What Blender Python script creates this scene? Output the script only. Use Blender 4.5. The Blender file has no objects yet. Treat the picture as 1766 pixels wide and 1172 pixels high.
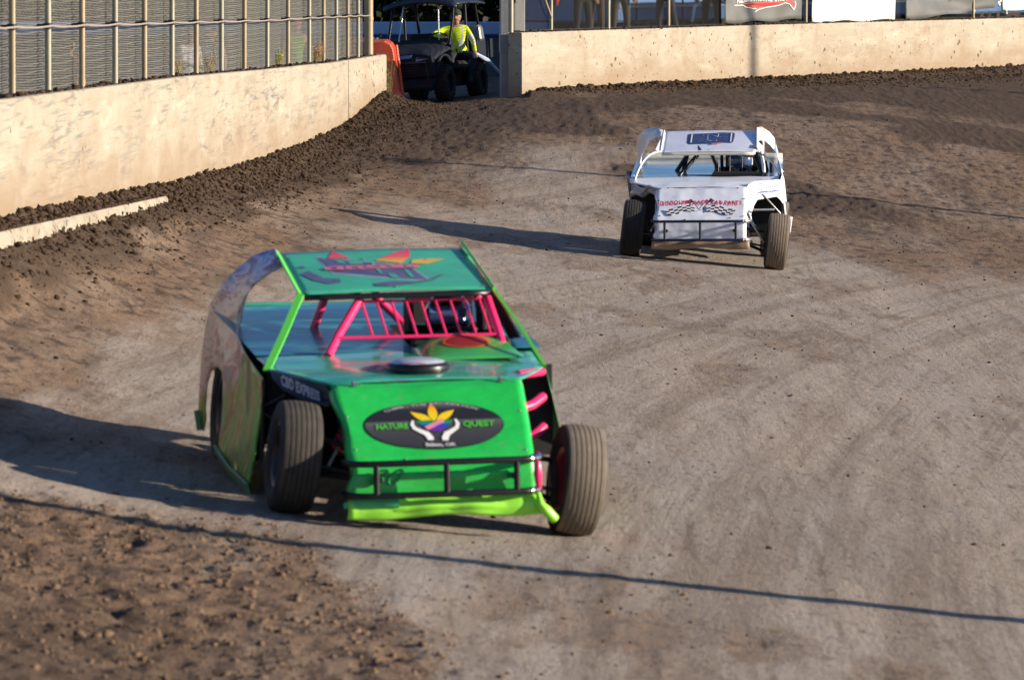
import bpy, math, random
import numpy as np
from mathutils import Vector, Matrix, Euler
from mathutils.geometry import tessellate_polygon

scene = bpy.context.scene
COL = scene.collection
random.seed(7)
RNG = np.random.default_rng(11)

# ------------------------------------------------------------------ camera
CAM_H = 3.48
cam_d = bpy.data.cameras.new("camera")
cam_d.sensor_width = 36.0
cam_d.lens = 9000.0 / 1766.0 * 36.0
cam_d.clip_start = 0.5
cam_d.clip_end = 3000
cam_d.dof.use_dof = True
cam_d.dof.focus_distance = 74.0
cam_d.dof.aperture_fstop = 6.3
cam = bpy.data.objects.new("camera", cam_d)
COL.objects.link(cam)
cam.location = (0, 0, CAM_H)
cam.rotation_euler = (math.pi / 2 - math.atan(667 / 9000.0), 0, 0)
scene.camera = cam

# ------------------------------------------------------------------ light
SUN_AZ = math.radians(7)      # towards the camera from straight right (+X)
SUN_EL = math.radians(14)
sdir = Vector((math.cos(SUN_EL) * math.cos(SUN_AZ), -math.cos(SUN_EL) * math.sin(SUN_AZ), math.sin(SUN_EL)))
world = bpy.data.worlds.new("World")
scene.world = world
world.use_nodes = True
wn = world.node_tree.nodes
wl = world.node_tree.links
sky = wn.new("ShaderNodeTexSky")
sky.sky_type = 'NISHITA'
sky.sun_disc = False
sky.sun_elevation = SUN_EL
sky.sun_rotation = math.atan2(sdir.x, sdir.y)
sky.air_density = 1.0
sky.dust_density = 0.3
sky.ozone_density = 3.0
wn["Background"].inputs[1].default_value = 0.064
tint = wn.new("ShaderNodeMix"); tint.data_type = 'RGBA'; tint.blend_type = 'MULTIPLY'; tint.inputs[0].default_value = 1
tint.inputs[7].default_value = (.88, 1.0, 1.22, 1)
wl.new(sky.outputs[0], tint.inputs[6]); wl.new(tint.outputs[2], wn["Background"].inputs[0])
sun_d = bpy.data.lights.new("sun", 'SUN')
sun_d.energy = 5.0
sun_d.angle = math.radians(0.5)
sun_d.color = (1.0, 0.86, 0.69)
sun = bpy.data.objects.new("sun", sun_d)
COL.objects.link(sun)
sun.rotation_euler = sdir.to_track_quat('Z', 'Y').to_euler()
scene.view_settings.view_transform = 'Standard'
scene.view_settings.look = 'None'
scene.view_settings.exposure = 0.95
scene.view_settings.gamma = 1

# ------------------------------------------------------------------ helpers
def lin(r, g=None, b=None):
    if g is None: r, g, b = r
    f = lambda c: (c / 255 / 12.92) if c / 255 <= 0.04045 else ((c / 255 + 0.055) / 1.055) ** 2.4
    return (f(r), f(g), f(b))

def rgba(c): return (c[0], c[1], c[2], 1.0)

class Nodes:
    def __init__(s, name):
        s.m = bpy.data.materials.new(name); s.m.use_nodes = True
        s.t = s.m.node_tree; s.n = s.t.nodes; s.l = s.t.links
        s.b = s.n["Principled BSDF"]; s.tc = s.n.new("ShaderNodeTexCoord")
    def mapping(s, scale=(1, 1, 1), rot=(0, 0, 0), src='Object', loc=(0, 0, 0)):
        mp = s.n.new("ShaderNodeMapping"); mp.inputs['Scale'].default_value = scale
        mp.inputs['Rotation'].default_value = rot; mp.inputs['Location'].default_value = loc
        s.l.new(s.tc.outputs[src], mp.inputs[0]); return mp.outputs[0]
    def noise(s, vec, scale=5, detail=4, rough=0.6, dist=0.0):
        n = s.n.new("ShaderNodeTexNoise"); n.inputs['Scale'].default_value = scale
        n.inputs['Detail'].default_value = detail; n.inputs['Roughness'].default_value = rough
        n.inputs['Distortion'].default_value = dist
        s.l.new(vec, n.inputs['Vector']); return n.outputs['Fac']
    def ramp(s, fac, stops, interp='LINEAR'):
        r = s.n.new("ShaderNodeValToRGB"); r.color_ramp.interpolation = interp
        e = r.color_ramp.elements
        while len(e) < len(stops): e.new(0.5)
        for i, (p, c) in enumerate(stops):
            e[i].position = p; e[i].color = rgba(c) if not isinstance(c, (int, float)) else (c, c, c, 1)
        s.l.new(fac, r.inputs[0]); return r.outputs[0]
    def mix(s, fac, a, b, mode='MIX'):
        m = s.n.new("ShaderNodeMix"); m.data_type = 'RGBA'; m.blend_type = mode
        for k, v in ((0, fac), (6, a), (7, b)):
            if isinstance(v, bpy.types.NodeSocket): s.l.new(v, m.inputs[k])
            elif k == 0: m.inputs[0].default_value = v
            else: m.inputs[k].default_value = rgba(v)
        return m.outputs[2]
    def math(s, op, a, b=0.0, clamp=False):
        m = s.n.new("ShaderNodeMath"); m.operation = op; m.use_clamp = clamp
        for k, v in ((0, a), (1, b)):
            if isinstance(v, bpy.types.NodeSocket): s.l.new(v, m.inputs[k])
            else: m.inputs[k].default_value = v
        return m.outputs[0]
    def bump(s, h, strength=0.3, dist=0.02):
        b = s.n.new("ShaderNodeBump"); b.inputs['Strength'].default_value = strength
        b.inputs['Distance'].default_value = dist
        s.l.new(h, b.inputs['Height']); s.l.new(b.outputs[0], s.b.inputs['Normal'])
    def col(s, c):
        if isinstance(c, bpy.types.NodeSocket): s.l.new(c, s.b.inputs['Base Color'])
        else: s.b.inputs['Base Color'].default_value = rgba(c)
    def set(s, rough=0.5, metal=0.0, coat=0.0, spec=None):
        s.b.inputs['Roughness'].default_value = rough; s.b.inputs['Metallic'].default_value = metal
        s.b.inputs['Coat Weight'].default_value = coat
        if spec is not None: s.b.inputs['Specular IOR Level'].default_value = spec
        return s.m

def simple(name, c, rough=0.5, metal=0.0, var=0.15, scale=8, coat=0.0, bump=0.0, dirt=None, dirt_amt=0.5, spec=None, dscale=6):
    """procedural paint/plastic/metal: base colour with slight tonal variation and optional dust or dirt patches"""
    s = Nodes(name)
    v = s.mapping()
    n = s.noise(v, scale, 5)
    d = tuple(x * (1 - var) for x in c); u = tuple(min(1, x * (1 + var)) for x in c)
    out = s.ramp(n, [(0.3, d), (0.7, u)])
    if dirt:
        n2 = s.noise(v, dscale, 8, 0.7)
        f = s.ramp(n2, [(0.62 - dirt_amt * 0.3, 0.0), (0.62, 1.0)])
        out = s.mix(s.math('MULTIPLY', f, dirt_amt), out, dirt)
    s.col(out)
    if bump: s.bump(s.noise(v, scale * 3, 4), bump, 0.02)
    return s.set(rough, metal, coat, spec)

class MB:
    """collects shapes into one mesh"""
    def __init__(s): s.v = []; s.f = []; s.mi = []; s.sm = []
    def add(s, verts, faces, mi=0, smooth=False):
        o = len(s.v); s.v += [tuple(p) for p in verts]
        s.f += [tuple(o + i for i in f) for f in faces]; s.mi += [mi] * len(faces); s.sm += [smooth] * len(faces); return s
    def box(s, c, d, rot=(0, 0, 0), mi=0, taper=1.0, bev=0.0):
        M = Euler(rot).to_matrix(); c = Vector(c)
        x, y, z = d[0] / 2, d[1] / 2, d[2] / 2
        b = min(bev, x * .9, y * .9, z * .9)
        if b <= 0:
            P = [(sx * x * (taper if sz > 0 else 1), sy * y * (taper if sz > 0 else 1), sz * z) for sz in (-1, 1) for sy in (-1, 1) for sx in (-1, 1)]
            F = [(0, 2, 3, 1), (4, 5, 7, 6), (0, 1, 5, 4), (2, 6, 7, 3), (0, 4, 6, 2), (1, 3, 7, 5)]
            return s.add([c + M @ Vector(p) for p in P], F, mi)
        rings = []
        for zz, inset in ((-z, b), (-z + b, 0), (z - b, 0), (z, b)):
            t = taper if zz > 0 else 1
            X, Y = (x - inset) * t, (y - inset) * t; k = b * 0.6
            rings.append([(X - k, -Y, zz), (X, -Y + k, zz), (X, Y - k, zz), (X - k, Y, zz), (-X + k, Y, zz), (-X, Y - k, zz), (-X, -Y + k, zz), (-X + k, -Y, zz)])
        P = [c + M @ Vector(p) for r in rings for p in r]; F = []
        for i in range(3):
            for j in range(8):
                k = (j + 1) % 8; F.append((i * 8 + j, i * 8 + k, i * 8 + 8 + k, i * 8 + 8 + j))
        F.append(tuple(range(7, -1, -1))); F.append(tuple(range(24, 32)))
        return s.add(P, F, mi)
    def tube(s, path, r, n=10, mi=0, cap=True, smooth=True):
        path = [Vector(p) for p in path]; rr = r if isinstance(r, (list, tuple)) else [r] * len(path)
        P = []; F = []; up = None
        for i, p in enumerate(path):
            t = (path[min(i + 1, len(path) - 1)] - path[max(i - 1, 0)]).normalized()
            if up is None:
                up = Vector((0, 0, 1)) if abs(t.z) < 0.9 else Vector((1, 0, 0))
            a = t.cross(up).normalized(); up = a.cross(t).normalized()
            for k in range(n):
                w = 2 * math.pi * k / n; P.append(p + (a * math.cos(w) + up * math.sin(w)) * rr[i])
        for i in range(len(path) - 1):
            for k in range(n):
                k2 = (k + 1) % n; F.append((i * n + k, i * n + k2, (i + 1) * n + k2, (i + 1) * n + k))
        s.add(P, F, mi, smooth)
        if cap:
            s.add(P[:n], [tuple(range(n - 1, -1, -1))], mi); s.add(P[-n:], [tuple(range(n))], mi)
        return s
    def lathe(s, prof, n=32, axis='z', c=(0, 0, 0), mi=0, closed=False, smooth=True, M=None):
        c = Vector(c); P = []; F = []; m = len(prof)
        for k in range(n):
            w = 2 * math.pi * k / n; cw, sw = math.cos(w), math.sin(w)
            for (r, h) in prof:
                p = {'z': (r * cw, r * sw, h), 'x': (h, r * cw, r * sw), 'y': (r * cw, h, r * sw)}[axis]
                p = Vector(p)
                if M: p = M @ p
                P.append(c + p)
        for k in range(n):
            k2 = (k + 1) % n
            for j in range(m if closed else m - 1):
                j2 = (j + 1) % m; F.append((k * m + j, k2 * m + j, k2 * m + j2, k * m + j2))
        return s.add(P, F, mi, smooth)
    def grid(s, fn, nu, nv, mi=0, smooth=True, flip=False):
        P = [fn(i / nu, j / nv) for j in range(nv + 1) for i in range(nu + 1)]; F = []
        for j in range(nv):
            for i in range(nu):
                a = j * (nu + 1) + i; q = (a, a + 1, a + nu + 2, a + nu + 1); F.append(q[::-1] if flip else q)
        return s.add(P, F, mi, smooth)
    def poly(s, pts, mi=0, flat=None):
        """pts 3D; tessellated in the plane of the coordinates flat"""
        a, b = flat or (0, 1)
        T = tessellate_polygon([[Vector((p[a], p[b], 0)) for p in pts]])
        return s.add(pts, [tuple(t) for t in T], mi)
    def build(s, name, mats, parent=None, solid=0.0, loc=None, rot=None, smooth_all=None):
        me = bpy.data.meshes.new(name); me.from_pydata(s.v, [], s.f)
        for m in (mats if isinstance(mats, (list, tuple)) else [mats]): me.materials.append(m)
        me.polygons.foreach_set('material_index', s.mi); me.polygons.foreach_set('use_smooth', s.sm if smooth_all is None else [smooth_all] * len(s.sm))
        me.update()
        o = bpy.data.objects.new(name, me); COL.objects.link(o)
        if parent: o.parent = parent
        if loc: o.location = loc
        if rot: o.rotation_euler = rot
        if solid:
            md = o.modifiers.new("thickness", 'SOLIDIFY'); md.thickness = solid; md.offset = 0
        return o

def root(name, loc, label, cat, rot=(0, 0, 0), group=None):
    o = bpy.data.objects.new(name, None); COL.objects.link(o); o.location = loc; o.rotation_euler = rot
    return tag(o, label, cat, group)

def tag(o, label=None, cat=None, group=None, kind=None):
    if label: o['label'] = label
    if cat: o['category'] = cat
    if group: o['group'] = group
    if kind: o['kind'] = kind
    return o

def text_geo(body, size=1.0, spacing=1.0, bold=0.0):
    cu = bpy.data.curves.new("lettering", 'FONT'); cu.body = body; cu.size = size
    cu.align_x = 'CENTER'; cu.align_y = 'CENTER'; cu.space_character = spacing; cu.offset = bold
    cu.resolution_u = 3
    o = bpy.data.objects.new("lettering", cu); COL.objects.link(o)
    dg = bpy.context.evaluated_depsgraph_get(); me = bpy.data.meshes.new_from_object(o.evaluated_get(dg))
    V = [tuple(v.co) for v in me.vertices]; F = [tuple(p.vertices) for p in me.polygons]
    bpy.data.objects.remove(o); bpy.data.curves.remove(cu); bpy.data.meshes.remove(me)
    return V, F

def put(mb, VF, fn, mi=0):
    mb.add([fn(x, y) for x, y, *_ in VF[0]], VF[1], mi); return mb

def fill2d(pts, step):
    """evenly meshed polygon in 2D"""
    from mathutils.geometry import delaunay_2d_cdt
    A = [Vector(p[:2]) for p in pts]; n = len(A); P = list(A)
    def inside(x, y):
        c = False; j = n - 1
        for i in range(n):
            if (A[i].y > y) != (A[j].y > y) and x < (A[j].x - A[i].x) * (y - A[i].y) / (A[j].y - A[i].y) + A[i].x: c = not c
            j = i
        return c
    xs = [p.x for p in A]; ys = [p.y for p in A]
    x = min(xs) + step / 2
    while x < max(xs):
        y = min(ys) + step / 2
        while y < max(ys):
            if inside(x, y): P.append(Vector((x, y)))
            y += step
        x += step
    V, E_, F, *_ = delaunay_2d_cdt(P, [], [list(range(n))], 1, 1e-5)
    return [(v.x, v.y) for v in V], [tuple(f) for f in F]

def plane_map(o, u, v, n, lift=0.003):
    o, u, v, n = map(Vector, (o, u, v, n)); n = n.normalized()
    return lambda x, y, l=0: o + u * x + v * y + n * (lift + l)

# value noise for terrain
_tab = RNG.random((256, 256))
def vn(x, y, seed=0):
    x = np.asarray(x) + seed * 17.3; y = np.asarray(y) + seed * 31.7
    xi = np.floor(x).astype(int); yi = np.floor(y).astype(int); fx = x - xi; fy = y - yi
    fx = fx * fx * (3 - 2 * fx); fy = fy * fy * (3 - 2 * fy)
    g = lambda a, b: _tab[a & 255, b & 255]
    return (g(xi, yi) * (1 - fx) + g(xi + 1, yi) * fx) * (1 - fy) + (g(xi, yi + 1) * (1 - fx) + g(xi + 1, yi + 1) * fx) * fy - 0.5
def fbm(x, y, o=4, seed=0, gain=0.5):
    s = 0; a = 1; f = 1
    for i in range(o): s = s + a * vn(x * f, y * f, seed + i); a *= gain; f *= 2.03
    return s
def sst(a, b, x):
    t = np.clip((x - a) / (b - a), 0, 1); return t * t * (3 - 2 * t)

# ------------------------------------------------------------------ terrain model
# inner face of the left wall: (X, Y, dirt line z, wall top z)
LW = np.array([(-4.90, 34.0, 1.34, 2.27), (-4.80, 40.0, 1.25, 2.25), (-4.43, 46.0, 1.14, 2.20), (-4.18, 52.4, .99, 2.13), (-3.86, 60.9, .78, 2.04), (-3.40, 72.5, .60, 1.87),
               (-3.10, 79.7, .55, 1.78), (-2.90, 84.0, .56, 1.72), (-2.72, 87.0, .62, 1.70), (-2.52, 89.6, .78, 1.69), (-2.33, 91.6, .93, 1.69), (-2.22, 92.4, .95, 1.69)])
RWP = np.array([(.177, 93.5), (4.77, 103.0), (11.28, 115.0), (19.0, 128.0), (30.0, 144.0)])
RW_TOP = 2.06
def dist_poly(X, Y, P):
    best = np.full(X.shape, 1e9); side = np.zeros(X.shape)
    for a, b in zip(P[:-1], P[1:]):
        d = b - a; L2 = d @ d; t = np.clip(((X - a[0]) * d[0] + (Y - a[1]) * d[1]) / L2, 0, 1)
        px = a[0] + t * d[0]; py = a[1] + t * d[1]; dd = np.hypot(X - px, Y - py)
        cr = (X - a[0]) * d[1] - (Y - a[1]) * d[0]
        m = dd < best; best = np.where(m, dd, best); side = np.where(m, np.sign(cr), side)
    return best, side
GATE = np.vstack([[(-2.22, 92.4)], RWP])
def ground_base(X, Y):
    X = np.asarray(X, float); Y = np.asarray(Y, float)
    dR, sR = dist_poly(X, Y, GATE)            # far wall line, gate included; sR>0 on the track side
    tR = sst(0, 1, 1 - dR / 28.0) ** 1.3
    tR = np.where(sR > 0, tR, 1.0)
    zr = 0.77 + .15 * sst(-1.7, .35, X)
    Xc = np.clip(X, -7, 9); pl = -0.09 * Xc - 0.02 * np.clip(X - 9, 0, 40)
    z = pl * (1 - tR) + zr * tR
    xw = np.interp(Y, LW[:, 1], LW[:, 0]); zb = np.interp(Y, LW[:, 1], LW[:, 2]); zb = np.where(Y < 34, 1.34, zb)
    dL = X - xw
    wl_ = np.exp(-np.clip(dL, 0, 99) / (0.85 - .40 * sst(80, 90, Y))) * (1 - sst(92.0, 96.0, Y))
    z = z + (zb - z) * wl_
    # behind the walls the pit ground lies a bit lower
    out = (dL < -0.12) & (Y < 92.5)
    z = np.where(out, 0.5, z)
    beyond = (sR <= 0) & (dR > 0.1)
    z = np.where(beyond, zr - 0.04 * sst(0.1, 2.5, dR) + .85 * sst(.5, 1.7, X - .03 * (Y - 93)) * sst(.45, 1.3, dR), z)
    return z, dL, dR, sR
def zones(X, Y, dL, dR, sR):
    n1 = fbm(X * 1.1, Y * .35, 4, 3); n2 = fbm(X * .5, Y * .12, 3, 9); n3 = fbm(X * 3, Y * .9, 3, 12)
    wL = 0.70 + 0.6 * sst(55, 80, Y)
    berm = (1 - sst(wL * .75, wL * 1.35, dL + n1 * .5)) * (Y < 96)
    wR = .8 + 8.5 * sst(1, 11, X)
    bR = (1 - sst(wR * .8, wR * 1.15, dR + n1 * 1.5)) * (sR > 0) * sst(.0, .6, X - 0.0)
    band = sst(.02, .22, fbm(X * .22 + 3, Y * .16, 3, 77) + .12 * n3) * sst(66, 76, Y) * .75
    corner = (1 - sst(-2.2, -.6, X + 1.9 - (30.2 - Y) * .3 + n1 * 1.2)) * .55 * (1 - sst(27.5, 30, Y))
    tongue = (1 - sst(1.2, 4.2, dL + n1 * 1.5)) * sst(68, 80, Y) * .8
    dark = np.clip(np.maximum.reduce([berm, bR, band, corner, tongue]), 0, 1)
    fringe = (1 - sst(wL * 1.4, wL * 2.6 + .4, dL + n2 * 1.3 + n3 * .5))
    far = 1.15 * sst(64, 82, Y + n2 * 20 + n1 * 5)
    reddish = sst(58, 72, Y + n2 * 16 + 1.4 * X - 5) * sst(2.5, 4.5, X)
    lx = X - (-1.75 + (30.2 - Y) * 0.30)
    loose = 1 - sst(-.8, .6, lx + n1 * .9 + n3 * .7)
    loose = loose * (1 - sst(29.2, 30.6, Y + n1 * 1.0))
    patch = sst(.16, .34, n1 + .2 * n3) * .8
    brown = np.clip(np.maximum.reduce([fringe * .9, far * .9, loose * .85, reddish * .8, patch * .6]), 0, 1)
    return dark, brown, loose, berm, bR
def relief(X, Y, dark, brown, loose):
    h = fbm(X * 2.2, Y * .55, 4, 21) * 0.022 * (0.5 + .6 * brown)
    h += fbm(X * 9, Y * 3.2, 3, 30, .6) * 0.012 * (.3 + brown)
    pit_ = fbm(X * 10, Y * 5.5, 3, 40, .65); sparse = sst(-.12, .22, fbm(X * 1.3, Y * .6, 3, 61))
    h -= sst(.0, .26, pit_) * .030 * np.clip(loose * (.35 + .8 * sparse) + .10 * brown * sparse, 0, 1)
    h += fbm(X * 15, Y * 8, 2, 70, .7) * .012 * (loose + .25 * brown)
    r = fbm(X * 12, Y * 9, 3, 50, .7)
    h += (r + .12) * (.045 - .027 * sst(75, 95, Y)) * dark
    return h
def ground_z(x, y):
    X = np.array([float(x)]); Y = np.array([float(y)])
    return float(ground_base(X, Y)[0][0])

# ------------------------------------------------------------------ materials
CLAY = (.30, .242, .192); CLAY2 = (.39, .328, .27); BROWN = (.17, .112, .073); BROWN2 = (.24, .158, .102); DARKS = (.050, .033, .022); DARKS2 = (.100, .067, .045)
def ground_material():
    s = Nodes("track_soil")
    at = s.n.new("ShaderNodeAttribute"); at.attribute_name = "soil"
    sp = s.n.new("ShaderNodeSeparateColor"); s.l.new(at.outputs['Color'], sp.inputs[0])
    geo = s.n.new("ShaderNodeSeparateXYZ"); s.l.new(s.tc.outputs['Object'], geo.inputs[0])
    dx = s.math('SUBTRACT', geo.outputs[0], 150.0); dy = s.math('SUBTRACT', geo.outputs[1], 20.0)
    rr = s.math('SQRT', s.math('ADD', s.math('MULTIPLY', dx, dx), s.math('MULTIPLY', dy, dy)))
    def arcs(fr, fy, detail, dist, off=0.0):
        cb = s.n.new("ShaderNodeCombineXYZ"); s.l.new(s.math('MULTIPLY', rr, fr), cb.inputs[0]); s.l.new(s.math('MULTIPLY', geo.outputs[1], fy), cb.inputs[1]); cb.inputs[2].default_value = off
        return s.noise(cb.outputs[0], 1.0, detail, .68, dist)
    arc1 = arcs(8.0, .16, 6, .5); arc2 = arcs(1.6, .05, 4, .3, 4.0); arc3 = arcs(22.0, .5, 4, .4, 8.0)
    streak = s.noise(s.mapping((2.6, .22, 1), (0, 0, math.radians(-6))), 1.0, 8, .68, .6)
    streak2 = s.noise(s.mapping((9, .5, 1), (0, 0, math.radians(5))), 1.0, 6, .7, .3)
    spk = s.noise(s.mapping((14, 5, 8)), 1.0, 7, .75)
    fine = s.noise(s.mapping((55, 24, 40)), 1.0, 5, .75)
    ruts = s.noise(s.mapping((7, .32, 1), (0, 0, math.radians(16))), 1.0, 7, .72, 1.2)
    clay = s.mix(s.ramp(streak, [(.36, 0.0), (.64, 1.0)]), CLAY, CLAY2)
    grey = s.noise(s.mapping((.55, .16, 1)), 1.0, 5, .6)
    clay = s.mix(s.ramp(grey, [(.42, 0.0), (.62, .6)]), clay, (.30, .278, .258))
    clay = s.mix(s.ramp(streak2, [(.32, .6), (.46, 0.0)]), clay, (.12, .092, .072))
    clay = s.mix(s.ramp(ruts, [(.34, .3), (.45, 0.0)]), clay, (.13, .10, .08))
    amask = s.ramp(s.noise(s.mapping((.45, .2, 1), loc=(7, 3, 0)), 1.0, 3), [(.42, .08), (.64, .62)])
    clay = s.mix(s.math('MULTIPLY', amask, s.ramp(arc1, [(.36, .85), (.46, 0.0)])), clay, (.13, .10, .08))
    clay = s.mix(s.ramp(arc2, [(.38, .5), (.50, 0.0)]), clay, (.17, .125, .092))
    clay = s.mix(s.math('MULTIPLY', amask, s.ramp(arc3, [(.34, .6), (.46, 0.0)])), clay, (.12, .095, .075))
    clay = s.mix(s.ramp(arc2, [(.54, 0.0), (.68, .3)]), clay, (.38, .345, .31))
    clay = s.mix(s.ramp(spk, [(.34, .8), (.46, 0.0)]), clay, (.10, .074, .056))
    br = s.mix(s.ramp(spk, [(.35, 0.0), (.65, 1.0)]), BROWN, BROWN2)
    br = s.mix(s.ramp(grey, [(.46, 0.0), (.66, .55)]), br, CLAY)
    br = s.mix(s.ramp(streak, [(.36, .6), (.5, 0.0)]), br, (.075, .05, .035))
    blot = s.noise(s.mapping((5.5, 2.6, 1), loc=(3, 9, 0)), 1.0, 6, .7, .4)
    br = s.mix(s.ramp(blot, [(.40, .85), (.50, 0.0)]), br, (.055, .038, .028))
    br = s.mix(s.ramp(spk, [(.36, .8), (.47, 0.0)]), br, (.055, .038, .027))
    br = s.mix(s.ramp(fine, [(.36, .5), (.5, 0.0)]), br, (.06, .042, .03))
    dk = s.mix(s.ramp(spk, [(.35, 0.0), (.68, 1.0)]), DARKS, DARKS2)
    dk = s.mix(s.ramp(fine, [(.55, 0.0), (.75, .5)]), dk, (.16, .11, .075))
    # ragged edges between the soils
    e = s.math('SUBTRACT', spk, .5)
    e2 = s.math('SUBTRACT', streak, .5)
    fb = s.math('ADD', s.math('ADD', sp.outputs[1], s.math('MULTIPLY', e, 1.7)), s.math('MULTIPLY', e2, .9))
    fd = s.math('ADD', s.math('ADD', sp.outputs[0], s.math('MULTIPLY', e, 1.3)), s.math('MULTIPLY', e2, 1.0))
    c = s.mix(s.ramp(fb, [(.25, 0.0), (.75, 1.0)]), clay, br)
    c = s.mix(s.ramp(fd, [(.25, 0.0), (.75, 1.0)]), c, dk)
    c = s.mix(s.ramp(fine, [(.34, .5), (.52, 0.0)]), c, (.07, .055, .043))
    s.col(c)
    hh0 = s.math('MULTIPLY', s.math('ADD', s.math('MULTIPLY', arc1, .3), s.math('MULTIPLY', arc3, .2)), amask)
    hh = s.math('ADD', hh0, s.math('ADD', s.math('ADD', s.math('MULTIPLY', spk, .55), s.math('MULTIPLY', fine, .35)), s.math('MULTIPLY', ruts, .15)))
    s.bump(hh, .75, .05)
    return s.set(.95, 0, 0, .15)
M_ground = ground_material()
def clod_material():
    s = Nodes("soil_clods")
    n = s.noise(s.mapping(), 3.0, 6, .7)
    s.col(s.ramp(n, [(.3, (.030, .020, .013)), (.55, (.058, .038, .025)), (.8, (.10, .068, .045))]))
    s.bump(s.noise(s.mapping(), 40, 4), .5, .02)
    return s.set(.95, 0, 0, .1)
M_clod = clod_material()
def clod2_material():
    s = Nodes("dry_soil_clods")
    n = s.noise(s.mapping(), 3.0, 6, .7)
    s.col(s.ramp(n, [(.3, (.10, .066, .044)), (.8, (.22, .15, .10))]))
    s.bump(s.noise(s.mapping(), 40, 4), .5, .02)
    return s.set(.95, 0, 0, .1)
M_clod2 = clod2_material()

def wall_material(name, splat=.5, scuff=.6, stain=(.27, .20, .13)):
    s = Nodes(name)
    big = s.noise(s.mapping((.7, .7, 1.6)), 1.0, 6, .6)
    c = s.mix(s.ramp(big, [(.35, 0.0), (.7, 1.0)]), (.36, .328, .262), (.31, .268, .204))
    mid = s.noise(s.mapping((3, 1.2, 2.2), (.3, 0, 0)), 1.0, 8, .7, 1.2)
    c = s.mix(s.ramp(mid, [(.46 if stain[0] < .2 else .50, 0.0), (.70, .75 if stain[0] < .25 else .5)]), c, stain)
    pale = s.noise(s.mapping((1.2, .5, 4)), 1.0, 7, .65)
    c = s.mix(s.ramp(pale, [(.56, 0.0), (.70, .5)]), c, (.50, .455, .37))
    # thin sloping tyre scuffs
    if scuff:
        for k, (rot, sc, cl) in enumerate((((.16, 0, 0), (1, .5, 11), (.12, .125, .14)), ((-.14, 0, 0), (1, .7, 17), (.14, .14, .14)), ((.8, 0, 0), (1, .9, 7), (.15, .13, .11)))):
            a = s.noise(s.mapping(sc, rot, loc=(k * 3.1, 7 * k, 0)), 1.0, 8, .7, .5)
            zone = s.ramp(s.noise(s.mapping((.5, .22, .9), loc=(0, 5 * k, 0)), 1.0, 3), [(.42, .15), (.60, 1.0)])
            c = s.mix(s.math('MULTIPLY', s.math('MULTIPLY', s.ramp(a, [(.54, 0.0), (.62, 1.0)]), zone), scuff * .62), c, cl)
    low = s.noise(s.mapping((2, .8, 3.0)), 1.0, 9, .75, .8)
    c = s.mix(s.ramp(low, [(.48, 0.0), (.74, .5)]), c, (.26, .205, .15))
    dn = s.n.new('ShaderNodeAttribute'); dn.attribute_name = 'down'; wn_ = s.noise(s.mapping((1.3, .6, 2.2), loc=(4, 1, 0)), 1.0, 7, .7, .6)
    dd = s.math('ADD', dn.outputs['Fac'], s.math('MULTIPLY', s.math('SUBTRACT', wn_, .5), 1.5))
    c = s.mix(s.ramp(dd, [(.38, 0.0), (.98, .9)]), c, (.25, .185, .122))
    # mud specks
    for k, (sc, add_, mul) in enumerate((((6, 4.2, 5.2), .40 - splat * .10, 1.0), ((15, 10, 13), .42 - splat * .14, 1.0), ((34, 24, 30), .40 - splat * .10, .9))):
        v = s.n.new("ShaderNodeTexVoronoi"); v.inputs['Scale'].default_value = 1.0
        s.l.new(s.mapping(sc, loc=(k, 2 * k, 3 * k)), v.inputs['Vector'])
        sz = s.noise(s.mapping((sc[0] * .5, sc[1] * .5, sc[2] * .4), loc=(9 * k, 0, 0)), 1.0, 3)
        zn = s.ramp(s.noise(s.mapping((.8, .5, 1.1), loc=(0, 3 * k, 2)), 1.0, 3), [(.38, .11), (.60, -.0)])
        thr = s.math('SUBTRACT', s.math('SUBTRACT', s.math('MULTIPLY', sz, mul), add_), zn)
        c = s.mix(s.math('MULTIPLY', s.math('LESS_THAN', v.outputs['Distance'], thr), .9), c, (.085, .055, .036))
    s.col(c)
    s.bump(s.noise(s.mapping(), 25, 6), .25, .01)
    return s.set(.85, 0, 0, .25)
M_wall = wall_material("scuffed_concrete", -.75, 1.25)
M_wall_r = wall_material("mud_flecked_concrete", .3, .3, (.24, .165, .10))
M_wall_end = wall_material("flecked_end_concrete", .75, .2)
M_joint = simple("joint_gap", (.10, .07, .05), .95)
M_post = simple("galvanised_post", (.27, .26, .19), .5, .2, .1, 6)
M_postd = simple("weathered_post", (.28, .22, .135), .5, .15, .15, 4)
M_wire = simple("fence_wire", (.46, .43, .35), .5, .35, .1); M_wired = simple("dull_fence_wire", (.065, .06, .045), .6, .3, .2)
M_cable = simple("steel_cable", (.40, .33, .27), .5, .4)
M_black = simple("black_tube", (.012, .012, .014), .35, .2)
M_dark = simple("dark_interior", (.010, .010, .011), .8)
M_dark2 = simple("greasy_metal", (.035, .033, .032), .5, .5, .4)
M_alu = simple("dull_aluminium", (.45, .45, .44), .35, .8, .2)
M_chrome = simple("bright_metal", (.7, .7, .7), .15, 1.0)

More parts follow.
